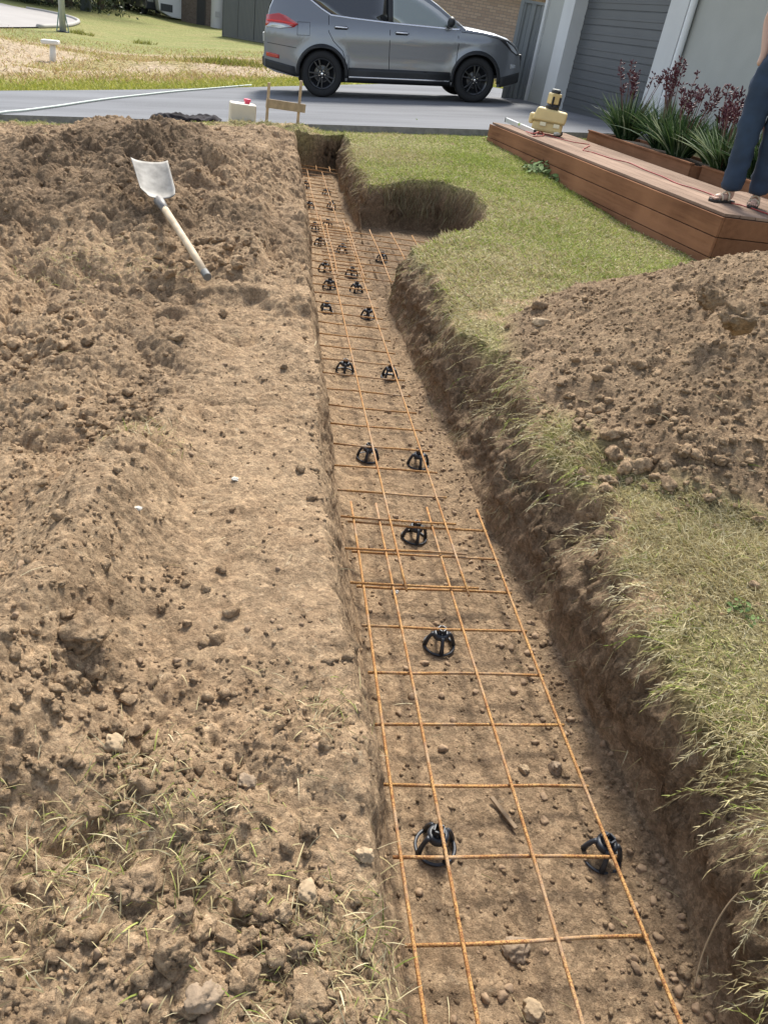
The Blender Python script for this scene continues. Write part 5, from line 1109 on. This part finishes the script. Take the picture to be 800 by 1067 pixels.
# ================================================================== person
def skin_chain(name, verts, edges, m, parent, sub=2, root_i=0):
    me = bpy.data.meshes.new(name); me.from_pydata([v[0] for v in verts], edges, []); o = link(name, me, m, parent)
    sk = o.modifiers.new('skin', 'SKIN'); 
    for i, v in enumerate(verts): r = v[1]; me.skin_vertices[0].data[i].radius = (r, r) if not isinstance(r, tuple) else r
    me.skin_vertices[0].data[root_i].use_root = True; sk.use_smooth_shade = True
    s_ = o.modifiers.new('sub', 'SUBSURF'); s_.levels = sub; s_.render_levels = sub; return o
def person():
    # feet pixel positions: near foot heel (765,208) toe (733,210); other foot heel (788,203) toe (772,217)
    f1 = at(757, 207, DZ+.03); f2 = at(785, 211, DZ+.03)
    root = empty('person', ((f1.x+f2.x)/2, (f1.y+f2.y)/2, DZ)); tag(root, 'person in dark blue jeans and striped top standing on the deck, hand in pocket', 'person')
    O = root.location; skin = mat('skin', (.50, .32, .24), .5, spec=.4); jean = mat('blue_denim', (.020, .038, .072), .85, var=.25, vscale=7, bump=.004, bscale=14)
    a1 = Vector(f1)-O; a2 = Vector(f2)-O; a1.z = .07; a2.z = .07
    mid = (a1+a2)/2; ax = (a2-a1); ax.z = 0; ax.normalize(); fw = Vector((-.72, -.55, 0)).normalized()
    sd_ = Vector((-fw.y, fw.x, 0));  sd_ = sd_ if sd_.dot(ax) > 0 else -sd_
    hip = mid-Vector((XW[0], XW[1], 0))*.045+Vector((0, 0, .93)); hl = hip-sd_*.095; hr = hip+sd_*.095
    Y = lambda v, k=0: tuple(v)
    k1 = a1.lerp(hl, .52)+fw*.035; k2 = a2.lerp(hr, .52)+fw*.03
    up = Vector((0, 0, 1))
    ch = hip+up*.40+fw*-.01; nk = hip+up*.56; hd = hip+up*.70+fw*.03
    shl = nk-sd_*.17-up*.05; shr = nk+sd_*.17-up*.05
    elL = shl-sd_*.10-up*.27-fw*.06; wrL = hip-sd_*.172+up*.0+fw*.035; elR = shr+sd_*.10-up*.27-fw*.05; wrR = elR+fw*.14-up*.20
    # one continuous body
    V = [(hip, .115), (hip+up*.12, .105), (hip+up*.26, .115), (ch, .125), (nk-up*.02, .052), (nk+up*.05, .05), (hd-up*.03, .075), (hd+up*.05, .088), (hd+up*.11, .06),
         (shl, .055), (elL, .040), (wrL+up*.02, .028), (shr, .055), (elR, .040), (wrR, .027),
         (hl-up*.05, .085), (k1, .05), (a1+up*.04, .035), (hr-up*.05, .085), (k2, .05), (a2+up*.04, .035), (wrR+fw*.05-up*.05, .024), (wrL-up*.06+fw*.02, .026)]
    E = [(0, 1), (1, 2), (2, 3), (3, 4), (4, 5), (5, 6), (6, 7), (7, 8), (3, 9), (9, 10), (10, 11), (3, 12), (12, 13), (13, 14), (0, 15), (15, 16), (16, 17), (0, 18), (18, 19), (19, 20), (14, 21), (11, 22)]
    # feet
    toes = []
    for a, dr_ in ((a1, Vector((-.93, -.36, 0)).normalized()), (a2, Vector((-.55, -.83, 0)).normalized())):
        i0 = 17 if a is a1 else 20; n0 = len(V); V += [(a-dr_*.03-up*.03, .030), (a+dr_*.08-up*.032, .030), (a+dr_*.15-up*.040, .024)]; E += [(i0, n0), (n0, n0+1), (n0+1, n0+2)]; toes.append((a, dr_))
    body = skin_chain('body', [(tuple(v), r) for v, r in V], E, skin, root)
    # face and hair
    hairm = mat('brown_hair', (.09, .055, .03), .6); bm = bmesh.new(); bmesh.ops.create_icosphere(bm, subdivisions=3, radius=1)
    for v in bm.verts:
        c = v.co.copy(); q = hd+up*.055+sd_*(c.x*.092)+fw*(c.y*.105)+up*(c.z*.125)
        if c.y > .25 and c.z < .45: q = q-fw*.07
        v.co = q-fw*.012
    fin('hair', bm, hairm, root, smooth=True)
    for s in (-1, 1):
        bm = bmesh.new(); bmesh.ops.create_icosphere(bm, subdivisions=2, radius=.012, matrix=Matrix.Translation(hd+up*.035+fw*.083+sd_*.032*s)); fin('eye', bm, mat('eye', (.7, .7, .7), .2), root, smooth=True)
        bm = bmesh.new(); bmesh.ops.create_icosphere(bm, subdivisions=2, radius=1, matrix=Matrix.Translation(hd+up*.02+sd_*.09*s) @ Matrix.Diagonal((.015, .02, .03, 1))); fin('ear', bm, skin, root, smooth=True)
    bm = bmesh.new(); beam(bm, hd+up*.045+fw*.083, hd+up*.005+fw*.105, .008, 8, .015); fin('nose', bm, skin, root, smooth=True)
    bm = bmesh.new(); tube(bm, [hd-up*.03+fw*.088-sd_*.025, hd-up*.033+fw*.094, hd-up*.03+fw*.088+sd_*.025], .006, 6); fin('mouth', bm, mat('lips', (.42, .16, .14), .5), root, smooth=True)
    # right hand: five fingers
    pc = wrR+fw*.05-up*.05
    for k in range(4):
        b0 = pc+sd_*(.012*(k-1.5)*0)+fw*.018*(1.5-k)*.9-up*.015+sd_*.0; L_ = (.072, .080, .074, .058)[k]
        skin_chain('finger', [(tuple(b0+up*.02), .0105), (tuple(b0-up*L_*.45), .0095), (tuple(b0-up*L_*.8-sd_*.010), .0085), (tuple(b0-up*L_*1.05-sd_*.022), .007)], [(0, 1), (1, 2), (2, 3)], skin, root, 1)
    skin_chain('thumb', [(tuple(pc+fw*.02+up*.015), .011), (tuple(pc+fw*.045-up*.015-sd_*.01), .010), (tuple(pc+fw*.055-up*.05-sd_*.015), .008)], [(0, 1), (1, 2)], skin, root, 1)
    # jeans with pockets
    JV = [(hip+up*.085, .155), (hip+up*.0, .165), (hl-up*.07, .125), (a1.lerp(hl, .78)+fw*.02, .118), (k1, .094), (a1.lerp(k1, .5)-fw*.01, .084), (a1+up*.12, .084), (a1+up*.005-fw*.015, .092), (hr-up*.07, .125), (a2.lerp(hr, .78)+fw*.02, .118), (k2, .094), (a2.lerp(k2, .5)-fw*.01, .084), (a2+up*.12, .084), (a2+up*.005-fw*.015, .092)]
    JE = [(0, 1), (1, 2), (2, 3), (3, 4), (4, 5), (5, 6), (6, 7), (1, 8), (8, 9), (9, 10), (10, 11), (11, 12), (12, 13)]
    jn = skin_chain('jeans', [(tuple(v), r) for v, r in JV], JE, jean, root)
    tx = bpy.data.textures.new('folds', 'CLOUDS'); tx.noise_scale = .06; dm = jn.modifiers.new('d', 'DISPLACE'); dm.texture = tx; dm.strength = .045; dm.mid_level = .5
    for s2, h_, k_, a_ in ((-1, hl, k1, a1), (1, hr, k2, a2)):
        bm = bmesh.new(); tube(bm, [hip+sd_*s2*.150+up*.02, h_+sd_*s2*.098-up*.10, k_+sd_*s2*.074, a_+sd_*s2*.066+up*.10], .0035, 5); fin('side_seam', bm, mat('denim_seam', (.05, .07, .10), .9), jn, smooth=True)
    # striped sleeveless top
    sm = mat('striped_cotton', rough=.9); n, l, b = nodes_of(sm); tc = n.new('ShaderNodeTexCoord'); sx = n.new('ShaderNodeSeparateXYZ'); l.new(tc.outputs['Object'], sx.inputs[0]); mt_ = n.new('ShaderNodeMath'); mt_.operation = 'MULTIPLY'; mt_.inputs[1].default_value = 1/.026; l.new(sx.outputs[2], mt_.inputs[0]); fr = n.new('ShaderNodeMath'); fr.operation = 'FRACT'; l.new(mt_.outputs[0], fr.inputs[0]); gt = n.new('ShaderNodeMath'); gt.operation = 'GREATER_THAN'; gt.inputs[1].default_value = .6; l.new(fr.outputs[0], gt.inputs[0]); l.new(mixc(n, l, gt.outputs[0], (.74, .74, .76), (.05, .045, .09)), b.inputs['Base Color'])
    skin_chain('striped_top', [(tuple(hip+up*.05), .172), (tuple(hip+up*.14), .152), (tuple(hip+up*.26), .140), (tuple(ch), .142), (tuple(nk-up*.07), .085), (tuple(shl+sd_*.02), .070), (tuple(shr-sd_*.04), .064)], [(0, 1), (1, 2), (2, 3), (3, 4), (3, 5), (3, 6)], sm, root)
    # sandals
    so_m = mat('dark_sole', (.03, .025, .022), .7); st_m = mat('tan_strap', (.52, .42, .30), .6)
    for a, dr_ in toes:
        pr2 = Vector((-dr_.y, dr_.x, 0)); c = Vector((a.x, a.y, 0)); rt_ = empty('sandal'); rt_.parent = root
        out = [(-.085, .0), (-.07, .030), (-.02, .034), (.06, .036), (.12, .046), (.17, .040), (.195, .015), (.195, -.015), (.17, -.036), (.12, -.044), (.06, -.034), (-.02, -.034), (-.07, -.030)]
        bm = bmesh.new(); A = [bm.verts.new(c+dr_*x+pr2*y+up*.003) for x, y in out]; B = [bm.verts.new(c+dr_*x+pr2*y+up*.022) for x, y in out]; bm.faces.new(A[::-1]); bm.faces.new(B)
        for i in range(len(out)): bm.faces.new((A[i], A[(i+1) % len(out)], B[(i+1) % len(out)], B[i]))
        fin('sole', bm, so_m, rt_, bevel=.004)
        for x, hgt_ in ((.10, .062), (.03, .085)):
            bm = bmesh.new(); tube(bm, [c+dr_*x+pr2*.043+up*.02, c+dr_*(x-.005)+pr2*.03+up*hgt_*.8, c+dr_*(x-.01)+up*hgt_, c+dr_*(x-.005)-pr2*.03+up*hgt_*.8, c+dr_*x-pr2*.043+up*.02], .008, 6); fin('strap', bm, st_m, rt_, smooth=True)
        bm = bmesh.new()
        for k in range(5):
            L_ = (.038, .034, .030, .026, .022)[k]; y = .030-.0145*k; beam(bm, c+dr_*.145+pr2*y+up*.032, c+dr_*(.150+L_)+pr2*y*1.05+up*.028, .0085 if k else .011, 8, .006)
        fin('toes', bm, skin, rt_, smooth=True)
person()
# ================================================================== the closest small debris in the trench
cable('root', [at(800, 905, .25), at(760, 940, .16), at(735, 985, .05), at(722, 1030, -.03)], .0018, mat('pale_root', (.40, .30, .18), .8), 'thin pale root hanging at the lower right corner', 'root')
p_ = at(525, 845, -.05); bm = bmesh.new(); bx(bm, -.05, .05, -.006, .006, 0, .006); o = fin('wood_splinter', bm, mat('old_wood', (.22, .155, .095), .9), loc=(p_.x, p_.y, gz(p_.x, p_.y)+.004), rot=(0, 0, 2.0), bevel=.002); tag(o, 'small splinter of wood on the trench floor in the near mesh bay', 'splinter')
